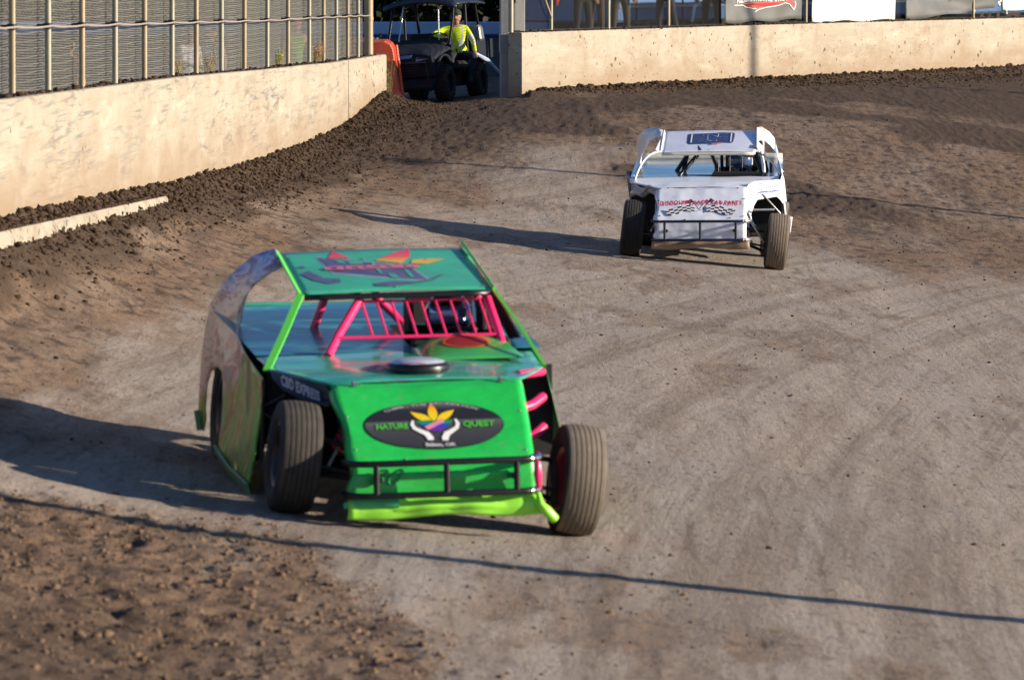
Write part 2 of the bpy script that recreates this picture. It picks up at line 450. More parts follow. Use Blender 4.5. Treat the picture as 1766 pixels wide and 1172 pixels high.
# ------------------------------------------------------------------ ground sheet
def build_ground():
    xs = [-400, -200, -100, -60, -40, -28, -20, -15, -12, -10, -8.5, -7.5, -7, -6.5]
    xs = np.array(xs + list(np.arange(-6.1, 9.0, .038)) + list(np.arange(9.0, 16, .09)) + [16.3, 17, 18, 19.5, 21, 24, 28, 34, 42, 60, 90, 140, 220, 400])
    ys = [-300, -150, -80, -40, -20, -5, 5, 12, 17, 20, 22]
    y = 23.0
    while y < 122:
        ys.append(y); y += .040 * (y / 25) ** 1.45 if y < 118 else .5
    ys += [123, 125, 128, 132, 138, 146, 158, 175, 200, 260, 400, 700, 1200]
    ys = np.array(ys)
    X, Y = np.meshgrid(xs, ys)
    z, dL, dR, sR = ground_base(X, Y)
    dark, brown, loose, berm, bR = zones(X, Y, dL, dR, sR)
    near = (X > -6.3) & (X < 16) & (Y > 22.5) & (Y < 122)
    h = relief(X, Y, dark, brown, loose)
    pit = (dL < -.1) & (Y < 92.4) | ((sR <= 0) & (dR > .1))
    # soil heaped along the foot of the left wall and the right wall
    ridge = .07 * np.exp(-((dL - .10) / .22) ** 2) * (Y < 93) + .10 * np.exp(-((dR - .35) / .5) ** 2) * (sR > 0) * (X > .3)
    # footing gap: in front of the ledge the soil sits lower
    ledge = (np.exp(-((dL - .52) / .25) ** 2) * (.6 + 1.6 * vn(Y * .8, 2.2 + 0 * Y)) - .5 * sst(53, 57, Y)) * (1 - sst(57, 63, Y)) * (Y > 30) * (dL < 1.2)
    mound = .05 * np.exp(-((X + 1.9) / .8) ** 2 - ((Y - 90.8) / 2.2) ** 2)
    zz = z + np.where(near & ~pit, h + ridge - .01 * ledge + .065 * np.exp(-((dL - .50) / .22) ** 2) * (Y < 60) * (1 + 1.2 * vn(Y * 1.1, 5.5 + 0 * Y)) + mound, 0)
    zz = np.where((dL > -.3) & (dL < .0) & (Y < 92.4), zz - .2, zz)
    ny, nx = X.shape
    V = np.stack([X, Y, zz], -1).reshape(-1, 3)
    idx = np.arange(nx * ny).reshape(ny, nx)
    Q = np.stack([idx[:-1, :-1], idx[:-1, 1:], idx[1:, 1:], idx[1:, :-1]], -1).reshape(-1, 4)
    me = bpy.data.meshes.new("track_ground")
    me.vertices.add(len(V)); me.vertices.foreach_set('co', V.astype(np.float32).ravel())
    me.loops.add(Q.size); me.loops.foreach_set('vertex_index', Q.ravel().astype(np.int32))
    me.polygons.add(len(Q)); me.polygons.foreach_set('loop_start', np.arange(0, Q.size, 4, dtype=np.int32))
    me.polygons.foreach_set('use_smooth', np.ones(len(Q), bool))
    me.update(calc_edges=True)
    ca = me.color_attributes.new("soil", 'FLOAT_COLOR', 'POINT')
    pitf = pit.astype(float)
    C = np.stack([np.maximum(dark, 0) * (1 - pitf), np.maximum(brown * (1 - pitf), pitf * .8), loose, np.ones_like(dark)], -1).reshape(-1, 4)
    ca.data.foreach_set('color', C.astype(np.float32).ravel())
    me.materials.append(M_ground)
    o = bpy.data.objects.new("ground", me); COL.objects.link(o); tag(o, kind='structure')
    return o
build_ground()

# clods
def ico():
    t = (1 + 5 ** .5) / 2
    v = np.array([(-1, t, 0), (1, t, 0), (-1, -t, 0), (1, -t, 0), (0, -1, t), (0, 1, t), (0, -1, -t), (0, 1, -t), (t, 0, -1), (t, 0, 1), (-t, 0, -1), (-t, 0, 1)], float)
    v /= np.linalg.norm(v[0])
    f = np.array([(0, 11, 5), (0, 5, 1), (0, 1, 7), (0, 7, 10), (0, 10, 11), (1, 5, 9), (5, 11, 4), (11, 10, 2), (10, 7, 6), (7, 1, 8), (3, 9, 4), (3, 4, 2), (3, 2, 6), (3, 6, 8), (3, 8, 9), (4, 9, 5), (2, 4, 11), (6, 2, 10), (8, 6, 7), (9, 8, 1)])
    return v, f
ICO_V, ICO_F = ico()
def clods(name, P, S, mat, label, sink=.25):
    n = len(P); S = S[:, None, None]
    V = ICO_V[None] * (1 + .95 * (RNG.random((n, 12, 1)) - .5)) * S * (np.array([1, 1, .75]) * (1 + .5 * (RNG.random((n, 1, 3)) - .5)))
    a = RNG.random(n) * 6.28; c, s_ = np.cos(a)[:, None], np.sin(a)[:, None]
    V = np.stack([V[..., 0] * c - V[..., 1] * s_, V[..., 0] * s_ + V[..., 1] * c, V[..., 2]], -1)
    V = V + P[:, None, :] + np.array([0, 0, 1]) * S * (.75 - sink * 2)
    F = ICO_F[None] + 12 * np.arange(n)[:, None, None]
    V = V.reshape(-1, 3); F = F.reshape(-1, 3)
    me = bpy.data.meshes.new(name); me.vertices.add(len(V)); me.vertices.foreach_set('co', V.astype(np.float32).ravel())
    me.loops.add(F.size); me.loops.foreach_set('vertex_index', F.ravel().astype(np.int32))
    me.polygons.add(len(F)); me.polygons.foreach_set('loop_start', np.arange(0, F.size, 3, dtype=np.int32))
    me.update(calc_edges=True); me.materials.append(mat)
    o = bpy.data.objects.new(name, me); COL.objects.link(o); tag(o, label, None, None, 'stuff'); return o
def surf(X, Y):
    z, dL, dR, sR = ground_base(X, Y); dark, brown, loose, berm, bR = zones(X, Y, dL, dR, sR)
    z = z + relief(X, Y, dark, brown, loose)
    z += .07 * np.exp(-((dL - .10) / .22) ** 2) * (Y < 93) + .10 * np.exp(-((dR - .35) / .5) ** 2) * (sR > 0) * (X > .3)
    z += .065 * np.exp(-((dL - .50) / .22) ** 2) * (Y < 60) * (1 + 1.2 * vn(Y * 1.1, 5.5 + 0 * Y))
    z -= .01 * (np.exp(-((dL - .52) / .25) ** 2) * (.6 + 1.6 * vn(Y * .8, 2.2 + 0 * Y)) - .5 * sst(53, 57, Y)) * (1 - sst(57, 63, Y)) * (Y > 30) * (dL < 1.2)
    z += .05 * np.exp(-((X + 1.9) / .8) ** 2 - ((Y - 90.8) / 2.2) ** 2)
    return z, dark, brown, loose
def lwx(Y): return np.interp(Y, LW[:, 1], LW[:, 0])
# left berm
n = 21000
Y = 41 + 51.5 * RNG.random(n) ** .8; d = .03 + (.75 + .55 * sst(55, 80, Y)) * np.abs(RNG.normal(0, .5, n)); X = lwx(Y) + d
s_ = np.clip(RNG.lognormal(-4.65, .7, n), .004, .046) * (1 - .35 * np.clip(d, 0, 1)); z = surf(X, Y)[0]
clods("soil_clods", np.stack([X, Y, z], -1), s_, M_clod, "dark damp clods heaped along the foot of the curved left wall")
# right berm
n = 15000; t = RNG.random(n); seg = RNG.random(n) * 27 + .2
A = RWP[:-1]; Dv = np.diff(RWP, axis=0); Ls = np.hypot(Dv[:, 0], Dv[:, 1]); cs = np.concatenate([[0], np.cumsum(Ls)])
def rw_at(s):
    s = np.asarray(s, float); x = np.interp(s, cs, RWP[:, 0]); y = np.interp(s, cs, RWP[:, 1]); return x, y
def rw_dir(s):
    i = min(int(np.searchsorted(cs, s, side='right') - 1), len(Ls) - 1); i = max(i, 0); return Dv[i] / Ls[i]
px_, py_ = rw_at(seg); off = .05 + np.abs(RNG.normal(0, .45, n)) * (.8 + 4 * sst(1, 11, px_))
X = px_ + off * .88; Y = py_ - off * .47; s_ = np.clip(RNG.lognormal(-4.2, .6, n), .008, .065) * np.where(off > .6, .6, 1); z = surf(X, Y)[0]
clods("soil_clods", np.stack([X, Y, z], -1), s_, M_clod, "dark clods and torn soil banked against the right wall")
# mound at the gate and band between the walls
n = 900; X = RNG.normal(-1.7, .8, n); Y = 91.5 - np.abs(RNG.normal(0, 4, n)) * np.clip(1.2 - .5 * (X + 1.5), .2, 1.4); X = np.maximum(X, lwx(Y) + .1); s_ = np.clip(RNG.lognormal(-4.6, .6, n), .006, .04); z = surf(X, Y)[0]
clods("soil_clods", np.stack([X, Y, z], -1), s_, M_clod, "scattered clods on the dark mound in front of the gate opening")
# loose dry soil near the camera
n = 16000; X = RNG.uniform(-4.5, 1.0, n); Y = RNG.uniform(23.5, 31, n); z, dk, br, lo = surf(X, Y); k = (lo > .35) | (RNG.random(n) < .05)
X, Y, z = X[k], Y[k], z[k]; s_ = np.clip(RNG.lognormal(-5.3, .7, len(X)), .003, .026)
clods("loose_soil", np.stack([X, Y, z], -1), s_, M_clod2, "loose dry brown crumbs strewn in the nearest left corner of the track", .36)
# crumbs over the track
n = 9000; Y = 24 + 66 * RNG.random(n) ** .75; X = RNG.uniform(-4, 9.5, n) * (Y / 60 + .3); X = np.clip(X, lwx(Y) + .4, 12); z, dk, br, lo = surf(X, Y); k = (RNG.random(n) < .25 + br)
X, Y, z = X[k], Y[k], z[k]; s_ = np.clip(RNG.lognormal(-5.3, .5, len(X)), .003, .02)
clods("loose_soil", np.stack([X, Y, z], -1), s_, M_clod, "small dark crumbs thrown thinly across the packed clay track")

# ------------------------------------------------------------------ walls
def resample(P, step):
    P = np.asarray(P, float); s = np.concatenate([[0], np.cumsum(np.hypot(*np.diff(P[:, :2], axis=0).T))])
    t = np.append(np.arange(0, s[-1], step), s[-1]); return np.stack([np.interp(t, s, P[:, k]) for k in range(P.shape[1])], -1), t
def wall_strip(P, zb, zt, th, name, mat, parent, jit=.004, cap=True, bevel=.03, dirt=None):
    """P (n,2) inner face line, wall thickness th towards the outside (to the left of travel)"""
    mb = MB(); n = len(P); T = np.gradient(P, axis=0); T /= np.linalg.norm(T, axis=1)[:, None]; N = np.stack([-T[:, 1], T[:, 0]], -1)
    V = []
    for i in range(n):
        p = P[i]; q = N[i]; j = float(vn(i * .7, 3.3)) * jit
        prof = [(0, zb[i]), (.0 + j, (zb[i] + zt[i]) / 2), (.0, zt[i] - bevel), (bevel * .4, zt[i] - bevel * .25 + j), (bevel, zt[i] + j), (th - bevel, zt[i] + j), (th, zt[i] - bevel), (th, zb[i])]
        V += [(p[0] + q[0] * a, p[1] + q[1] * a, b) for a, b in prof]
    m = 8; F = []
    for i in range(n - 1):
        for k in range(m - 1):
            F.append((i * m + k, (i + 1) * m + k, (i + 1) * m + k + 1, i * m + k + 1))
    mb.add(V, F, 0)
    if cap:
        mb.add(V[:m], [tuple(range(m))]); mb.add(V[-m:], [tuple(range(m - 1, -1, -1))])
    o = mb.build(name, mat, parent)
    at = o.data.attributes.new('down', 'FLOAT', 'POINT'); vals = []
    for i in range(n):
        d = dirt[i] if dirt is not None else zb[i]
        vals += [(zt[i] - V[i * m + k][2]) / max(zt[i] - d, .1) for k in range(m)]
    if cap: vals += vals[:m] + vals[-m:]
    at.data.foreach_set('value', np.array(vals, np.float32))
    return o

lwroot = root("concrete_wall", (-3.6, 66, 0.7), "long curved cream concrete wall with dark tyre scuffs, under the close-set fence posts", "wall")
P, _ = resample(LW[:, :2].tolist() and LW, .6)
# travel so that the outside (left, -X) is to the left: direction +Y -> left normal is -X
main = P[P[:, 1] < 86.4]; endp = P[P[:, 1] >= 86.0]
def lw_part(Q, nm, mat, cap=True):
    o = wall_strip(Q[:, :2] - np.array([-3.6, 66]), Q[:, 2] - 1.1 - .7, Q[:, 3] - .7, .24, nm, mat, lwroot, cap=cap, dirt=Q[:, 2] - .7); return o
j0 = LW[-1]
def sub(a, b, step=.5):
    ys = np.append(np.arange(a, b, step), b); return np.stack([np.interp(ys, LW[:, 1], LW[:, k]) for k in range(4)], -1)[:, [0, 1, 2, 3]] if 0 else np.stack([np.interp(ys, LW[:, 1], LW[:, 0]), ys, np.interp(ys, LW[:, 1], LW[:, 2]), np.interp(ys, LW[:, 1], LW[:, 3])], -1)
lw_part(sub(34, 86.95), "wall_section", M_wall)
lw_part(sub(87.02, 92.4, .4), "end_section", M_wall_end)
# thin footing that shows below the soil
Q = sub(34, 56.5)
mb = MB(); V = []; F = []
for i, (x, y, zb, zt) in enumerate(Q):
    w = .30; e = .04 * float(vn(y * .9, 1.0)); zt_ = zb - .035
    V += [(x + .003 + 3.6, y - 66, zt_ - .7), (x + w - .02 + 3.6, y - 66, zt_ - .7), (x + w + 3.6, y - 66, zt_ - .03 - .7), (x + w + .02 + 3.6, y - 66, zt_ - .45 - .7)]
for i in range(len(Q) - 1):
    for k in range(3): F.append((i * 4 + k, i * 4 + k + 1, (i + 1) * 4 + k + 1, (i + 1) * 4 + k))
mb.add(V, F); mb.build("footing", wall_material("stained_footing", .8, .3, (.16, .11, .07)), lwroot)
# soil lying on top of the wall
n = 2600; Y = 34 + 58 * RNG.random(n); X = lwx(Y) - RNG.uniform(.06, .22, n); z = np.interp(Y, LW[:, 1], LW[:, 3])
clods("soil_clods", np.stack([X, Y, z - .005], -1), np.clip(RNG.lognormal(-4.3, .5, n), .006, .045), M_clod, "thin line of dirt lying along the top of the left wall")
n = 6000; Y = 34 + 28 * RNG.random(n); X = lwx(Y) + RNG.uniform(.01, .26, n); z = np.interp(Y, LW[:, 1], LW[:, 2]) - .035
clods("soil_clods", np.stack([X, Y, z - .0 + .05 * RNG.random(n) * np.exp(-(X - lwx(Y)) / .15)], -1), np.clip(RNG.lognormal(-4.4, .6, n), .005, .04), M_clod, "dark clods lying on the narrow footing ledge of the left wall")

rwroot = root("concrete_wall", (.177, 93.5, .9), "straight cream concrete wall flecked with mud, right of the gate opening", "wall")
P, _ = resample(RWP, .8)
wall_strip(P - np.array([.177, 93.5]), np.full(len(P), -.9), np.full(len(P), RW_TOP - .9), .27, "wall_section", M_wall_r, rwroot, dirt=np.full(len(P), .05))
n = 1700; sg = RNG.uniform(.2, 27, n); x, y = rw_at(sg); of = RNG.uniform(.02, .2, n)
clods("soil_clods", np.stack([x - of * .88, y + of * .47, np.full(n, RW_TOP)], -1), np.clip(RNG.lognormal(-4.2, .5, n), .008, .045), M_clod, "thin line of dirt lying along the top of the right wall")

# ------------------------------------------------------------------ fences
def chain_link(pts, zbot, ztop, step=.05, wire=.0042, sagamp=.0):
    """zigzag wires hung along the polyline pts (n,2); zbot(s), ztop(s) callables"""
    P, t = resample(pts, step); n = len(P); V = []; F = []
    T = np.gradient(P, axis=0); T /= np.linalg.norm(T, axis=1)[:, None]; N = np.stack([-T[:, 1], T[:, 0]], -1)
    allV = []; allF = []; base = 0
    for i in range(0, n - 1):
        zb, zt = zbot(t[i]), ztop(t[i]); m = int((zt - zb) / .05) * 2
        k = np.arange(m + 1); side = (k + i) % 2
        sg = sagamp * (np.abs(math.sin(math.pi * t[i] / 2.9)))
        cx = P[i, 0] + T[i, 0] * step * side; cy = P[i, 1] + T[i, 1] * step * side; cz = zb + k * .025 - sg
        w = wire
        nb = np.stack([cx + N[i, 0] * w, cy + N[i, 1] * w, cz], -1); na = np.stack([cx - N[i, 0] * w, cy - N[i, 1] * w, cz - w], -1); nc = np.stack([cx - N[i, 0] * w * .2, cy - N[i, 1] * w * .2, cz + w], -1)
        V = np.stack([na, nb, nc], 1).reshape(-1, 3); allV.append(V)
        a = base + 3 * np.arange(m)[:, None]
        f = np.concatenate([np.concatenate([a + j, a + (j + 1) % 3, a + 3 + (j + 1) % 3, a + 3 + j], 1) for j in range(3)]); allF.append(f); base += len(V)
    V = np.concatenate(allV); F = np.concatenate(allF)
    return V, F
def raw_mesh(name, V, F, mat, parent):
    me = bpy.data.meshes.new(name); me.vertices.add(len(V)); me.vertices.foreach_set('co', V.astype(np.float32).ravel())
    me.loops.add(F.size); me.loops.foreach_set('vertex_index', F.ravel().astype(np.int32)); k = F.shape[1]
    me.polygons.add(len(F)); me.polygons.foreach_set('loop_start', np.arange(0, F.size, k, dtype=np.int32)); me.update(calc_edges=True)
    me.materials.append(mat); o = bpy.data.objects.new(name, me); COL.objects.link(o)
    if parent: o.parent = parent
    return o
# left fence
LP = [(-4.80, 39.6), (-4.66, 42.2), (-4.56, 44.8)] + [(-4.459 - .08, 47.44), (-4.361 - .08, 50.0), (-4.258 - .08, 52.71), (-4.146 - .08, 55.62), (-4.036 - .08, 58.5), (-3.922 - .08, 61.49), (-3.812 - .08, 64.37), (-3.685 - .08, 67.69), (-3.558 - .08, 71.01), (-3.418 - .08, 74.67), (-3.284 - .07, 78.19), (-3.141 - .04, 81.93), (-3.03, 84.0), (-2.90, 86.2), (-2.775, 88.2), (-2.65, 89.9)]
LPE = (-2.50, 91.2)
lf = root("catch_fence", (-3.6, 66, 2.0), "tall wire catch fence with many pale pipe posts on top of the left wall", "fence")
O = Vector((-3.6, 66, 2.0))
def ltop(y): return float(np.interp(y, LW[:, 1], LW[:, 3]))
def cab(y): return float(np.interp(y, [39, 47.4, 60, 75, 91], [2.93, 2.81, 2.68, 2.52, 2.40]))
for i, (x, y) in enumerate(LP):
    mb = MB(); zt = ltop(y); mb.tube([(x, y, zt - .02), (x + .01, y, zt + 2.3)], .031, 12, 0)
    for q in range(len(mb.v)): mb.v[q] = tuple(Vector(mb.v[q]) - O)
    po = mb.build("post", M_post if i % 2 == 0 else M_postd, lf)
    c = MB(); c.tube([(x, y, cab(y) - .028), (x, y, cab(y) + .028)], .045, 12, 0); c.box((x - .06, y, cab(y)), (.10, .05, .04), (0, 0, .3))
    for q in range(len(c.v)): c.v[q] = tuple(Vector(c.v[q]) - O)
    c.build("clamp", M_black, po)
mb = MB(); x, y = LPE; mb.tube([(x, y, ltop(y) - .02), (x, y, ltop(y) + 2.4)], .078, 16)
for zc in (.62, 1.0, 1.5): mb.tube([(x, y, ltop(y) + zc), (x, y, ltop(y) + zc + .05)], .085, 16)
for q in range(len(mb.v)): mb.v[q] = tuple(Vector(mb.v[q]) - O)
tag(mb.build("end_post", M_postd, lf), "thick tan end post")
mb = MB(); path = []
allp = LP + [LPE]
for (a, b) in zip(allp[:-1], allp[1:]):
    for k in range(8):
        u = k / 8; yy = a[1] + (b[1] - a[1]) * u; path.append((a[0] + (b[0] - a[0]) * u + .04, yy, cab(yy) - .014 * 4 * u * (1 - u) + .004 * random.random()))
path.append((allp[-1][0] + .04, allp[-1][1], cab(91)))
mb.tube([Vector(p) - O for p in path], .011, 6)
mb.build("cable", M_cable, lf)
mp = [(p[0] - .10, p[1]) for p in allp]
ys_of = resample(mp, 10)[1]
P_, t_ = resample(mp, .5)
yof = lambda s: float(np.interp(s, t_, P_[:, 1]))
V, F = chain_link(mp, lambda s: ltop(yof(s)) + .0, lambda s: ltop(yof(s)) + 1.75, .05, .0027, .02)
raw_mesh("wire_mesh", V - np.array(O), F, M_wire, lf)
# horizontal selvedge wires woven through the mesh
mb = MB()
for k in range(22):
    pth = []
    for (a, b) in zip(allp[:-1], allp[1:]):
        for q in range(5):
            u = q / 5; yy = a[1] + (b[1] - a[1]) * u
            pth.append(Vector((a[0] + (b[0] - a[0]) * u - .09, yy, ltop(yy) + .05 + k * .075 - .022 * 4 * u * (1 - u))) - O)
    mb.tube(pth, .0023, 3, 0, False)
mb.build("line_wires", M_wire, lf)
# right fence
def off(s, d):  # point at arc length s along the right wall, d metres outward
    x, y = rw_at(s); t = rw_dir(float(s)); return float(x - t[1] * d), float(y + t[0] * d)
def offn(s, d):
    """outside is away from the track: (-dy, dx)"""
    return off(s, d)
rf = root("chain_link_fence", (0.2, 93.5, RW_TOP), "chain link fence on tan pipe posts above the right wall, hung with banners", "fence")
O2 = Vector((0.2, 93.5, RW_TOP))
for sp_ in (1.53, 4.02, 6.75, 9.9, 13.25, 17.3, 21.7, 25.5, 29.5):
    x, y = offn(sp_, .15); mb = MB(); mb.tube([Vector((x, y, RW_TOP - .02)) - O2, Vector((x, y, RW_TOP + 2.2)) - O2], .034, 12); mb.build("post", M_post if sp_ < 5 else M_postd, rf)
mb = MB(); a = offn(1.48, .12); b = offn(.35, .12); mb.tube([Vector((a[0], a[1], RW_TOP + .25)) - O2, Vector((b[0], b[1], RW_TOP + 1.6)) - O2], .024, 10); mb.build("brace", M_postd, rf)
mb = MB(); mb.tube([Vector((*offn(s, .14), RW_TOP + .03)) - O2 for s in np.arange(-.1, 30, 1.0)], .012, 6); mb.build("bottom_rail", M_dark2, rf)
V, F = chain_link([offn(s, .21) for s in np.arange(-.35, 30, 1.0)], lambda s: RW_TOP - .0, lambda s: RW_TOP + 1.3, .06, .0034)
raw_mesh("wire_mesh", V - np.array(O2), F, M_wired, rf)

# gate post
gp = root("gate_post", (-.135, 94.1, .8), "tall square grey steel post with a sleeve joint, left of the right wall end", "post")
mb = MB(); mb.box((0, 0, 1.7), (.16, .17, 3.9), (0, 0, .1), 0, 1, .02); mb.build("shaft", simple("grey_steel", (.30, .31, .32), .55, .2, .12, 5, dirt=(.36, .30, .22), dirt_amt=.3), gp)
mb = MB(); mb.box((0, 0, 1.05), (.185, .195, .36), (0, 0, .1), 0, 1, .02); mb.build("sleeve", simple("grey_steel_sleeve", (.27, .28, .29), .55, .2, .1), gp)
# white board fixed on the mesh at the wall end
wb = root("sign_board", (.12, 93.75, RW_TOP), "white board with a dark slot, fixed upright to the fence at the wall end", "board")
mb = MB(); mb.box((0, 0, .85), (.22, .03, 1.66), (0, 0, .0), 0, 1, .005); mb.build("panel", simple("white_board", (.62, .58, .50), .6, 0, .08), wb)
mb = MB(); mb.box((-.075, -.02, 1.0), (.045, .012, .95)); mb.build("slot", M_dark, wb)
# filler post between column and board lit cream
cp = root("fence_post", (-.02, 93.55, RW_TOP), "pale round post standing on the end of the right wall beside the grey column", "post")
mb = MB(); mb.tube([(0, 0, 0), (0, 0, 2.1)], .045, 16); mb.build("pipe", M_post, cp)
mb = MB(); mb.lathe([(0, 2.1), (.05, 2.1), (.045, 2.14), (0, 2.16)], 16); mb.build("cap", M_alu, cp)

# ------------------------------------------------------------------ banners
def banner(name, s0, s1, z0a, z0b, h, mat, label, art=None, slump=.06):
    x0, y0 = offn(s0, .10); x1, y1 = offn(s1, .10); r = root(name, (x0, y0, RW_TOP), label, "banner", group=None)
    L = math.hypot(x1 - x0, y1 - y0); ux, uy = (x1 - x0) / L, (y1 - y0) / L; nx_, ny_ = uy, -ux
    def S(u, v, lift=0):
        w = .02 * math.sin(u * 9 + v * 3) + .015 * math.sin(u * 23 - v * 7) + slump * .5 * math.sin(u * math.pi) * (1 - v) * math.sin(v * 9 + u * 5) + lift
        zb = z0a + (z0b - z0a) * u
        return (ux * L * u + nx_ * w, uy * L * u + ny_ * w, zb + h * v - .02 * math.sin(u * 6.3 * 2) * (1 - v))
    mb = MB(); mb.grid(lambda u, v: S(u, v), 40, 14); c = mb.build("cloth", mat, r, .004)
    if art: art(r, c, S, L, h)
    return r
M_bgrey = simple("grey_vinyl", (.095, .097, .093), .6, 0, .12, 3, bump=.1)
M_bwhite = simple("white_vinyl", (.78, .76, .72), .6, 0, .04, 2)
M_red = simple("red_print", (.62, .05, .045), .5, 0, .08)
M_white = simple("white_print", (.80, .78, .74), .5, 0, .03)
def art_print(r, c, S, L, h):
    g_ = lambda y: .10 + .46 * y
    f = lambda x, y: Vector(S(min(max(x / L, 0), 1), min(max(g_(y) / h, 0), 1), .012))
    f2 = lambda x, y: Vector(S(min(max(x / L, 0), 1), min(max(g_(y) / h, 0), 1), .018))
    # swooping red emblem under the lettering, white keyline below it
    def swoosh(pts): return [f(x, y) for x, y in pts]
    k = L / 3.7
    red = [(.62 * k, .60), (1.0 * k, .52), (1.25 * k, .40), (1.42 * k, .34), (1.38 * k, .42), (1.6 * k, .40), (1.5 * k, .30), (1.9 * k, .42), (2.4 * k, .50), (2.75 * k, .53), (3.05 * k, .44), (3.25 * k, .22), (3.28 * k, .44), (3.2 * k, .60)]
    m = MB(); P = swoosh(red); m.poly(P, 0, (0, 2)); m.build("emblem", M_red, c)
    w = MB()
    line = [(.35 * k, .55), (.8 * k, .53), (.98 * k, .42), (1.3 * k, .32), (1.5 * k, .30)]
    line2 = [(1.38 * k, .16), (1.6 * k, .27), (2.0 * k, .38), (2.5 * k, .46), (2.8 * k, .53), (3.05 * k, .44), (3.25 * k, .17), (3.33 * k, .40), (3.3 * k, .56)]
    for ln in (line, line2):
        for a, b in zip(ln[:-1], ln[1:]):
            dx, dy = b[0] - a[0], b[1] - a[1]; q = math.hypot(dx, dy); px, py = -dy / q * .012, dx / q * .012
            w.add([f2(a[0] + px, a[1] + py), f2(a[0] - px, a[1] - py), f2(b[0] - px, b[1] - py), f2(b[0] + px, b[1] + py)], [(0, 1, 2, 3)])
    w.build("keyline", M_white, c)
    V, F = text_geo("FULL COLOR PRINTING  541.870.0800", 1.0, 1.0, .012)
    xs = [p[0] for p in V]; ws = max(xs) - min(xs); sx = 2.75 * k / ws
    w = MB(); w.add([Vector(S(min(max((1.86 * k + (x) * sx + y * .04) / L, 0), 1), min(max((.445 + y * .17) / h, 0), 1), .02)) for x, y, *_ in V], F); w.build("lettering", M_white, c)
banner("vinyl_banner", 9.35, 12.95, .05, .09, 1.2, M_bgrey, "grey vinyl banner printed with white lettering over a swooping red emblem", art_print)
banner("vinyl_banner", 13.44, 17.5, .03, .03, 1.3, M_bwhite, "plain white banner hanging between the two grey banners")
banner("vinyl_banner", 18.05, 22.8, .02, .22, 1.3, M_bgrey, "grey vinyl banner with a baggy swirl of folds, right of the white one", None, .22)
banner("vinyl_banner", 23.2, 27.4, .18, .16, 1.3, simple("cream_vinyl", (.74, .72, .66), .6, 0, .05), "white banner raised above the blue strip, at the right edge of the photo")
fl = root("checkered_pennant", (*offn(22.95, .1), RW_TOP + .25), "small black and white checkered pennant between the last two banners", "pennant")
mb = MB()
for i in range(3):
    for j in range(8):
        x0 = i * .06; z0 = j * .06 + .02 * i; d = rw_dir(22.9)
        mb.add([(d[0] * x0, d[1] * x0 - .0, z0), (d[0] * (x0 + .06), d[1] * (x0 + .06), z0 + .01), (d[0] * (x0 + .06), d[1] * (x0 + .06), z0 + .07), (d[0] * x0, d[1] * x0, z0 + .06)], [(0, 1, 2, 3)], (i + j) % 2)
mb.build("cloth", [M_black, M_white], fl, .003)

# ------------------------------------------------------------------ race cars
def smooth_panel(outline, name, mat, par, step=.07, th=.006):
    from mathutils.geometry import delaunay_2d_cdt
    A = np.array(outline); n = len(A); pts = [Vector((p[1], p[2])) for p in outline]
    def inside(y, z):
        c = False; j = n - 1
        for i in range(n):
            yi, zi, yj, zj = A[i, 1], A[i, 2], A[j, 1], A[j, 2]
            if (zi > z) != (zj > z) and y < (yj - yi) * (z - zi) / (zj - zi) + yi: c = not c
            j = i
        return c
    seg = np.roll(A, -1, 0) - A; S = np.concatenate([A + seg * t for t in (0, .25, .5, .75)])
    for y in np.arange(A[:, 1].min() + step / 2, A[:, 1].max(), step):
        for z in np.arange(A[:, 2].min() + step / 2, A[:, 2].max(), step):
            if inside(y, z) and np.min(np.hypot(S[:, 1] - y, S[:, 2] - z)) > step * .35: pts.append(Vector((y, z)))
    V, E_, F, *_ = delaunay_2d_cdt(pts, [], [list(range(n))], 1, 1e-4)
    out = []
    for v in V:
        w = 1 / (np.hypot(S[:, 1] - v[0], S[:, 2] - v[1]) ** 2.5 + 1e-6); out.append((float((S[:, 0] * w).sum() / w.sum()), v[0], v[1]))
    m = MB(); m.add(out, F, 0, True); return m.build(name, mat, par, th)
def rubber(name, base, dusty, side=(.02, .019, .018)):
    s = Nodes(name)
    v = s.mapping(); n = s.noise(v, 7, 6, .7)
    # worn, dusty tread; the sidewall is darker
    c = s.mix(s.ramp(n, [(.3, 0.0), (.7, 1.0)]), base, dusty); s.col(c)
    s.bump(s.noise(v, 60, 3), .3, .004)
    return s.set(.85, 0, 0, .3)
M_tread = rubber("dusty_tread", (.12, .10, .078), (.20, .165, .125))
M_tread_m = rubber("shaded_tread", (.035, .031, .028), (.075, .065, .052))  # darkened tread copy: shade on the left front tyre is in its colour
M_tread_k = rubber("black_tread", (.018, .018, .018), (.035, .032, .030))
M_side = rubber("sidewall_rubber", (.020, .019, .019), (.05, .045, .04))
M_treadw = rubber("clay_coated_tread", (.15, .115, .085), (.21, .165, .125))

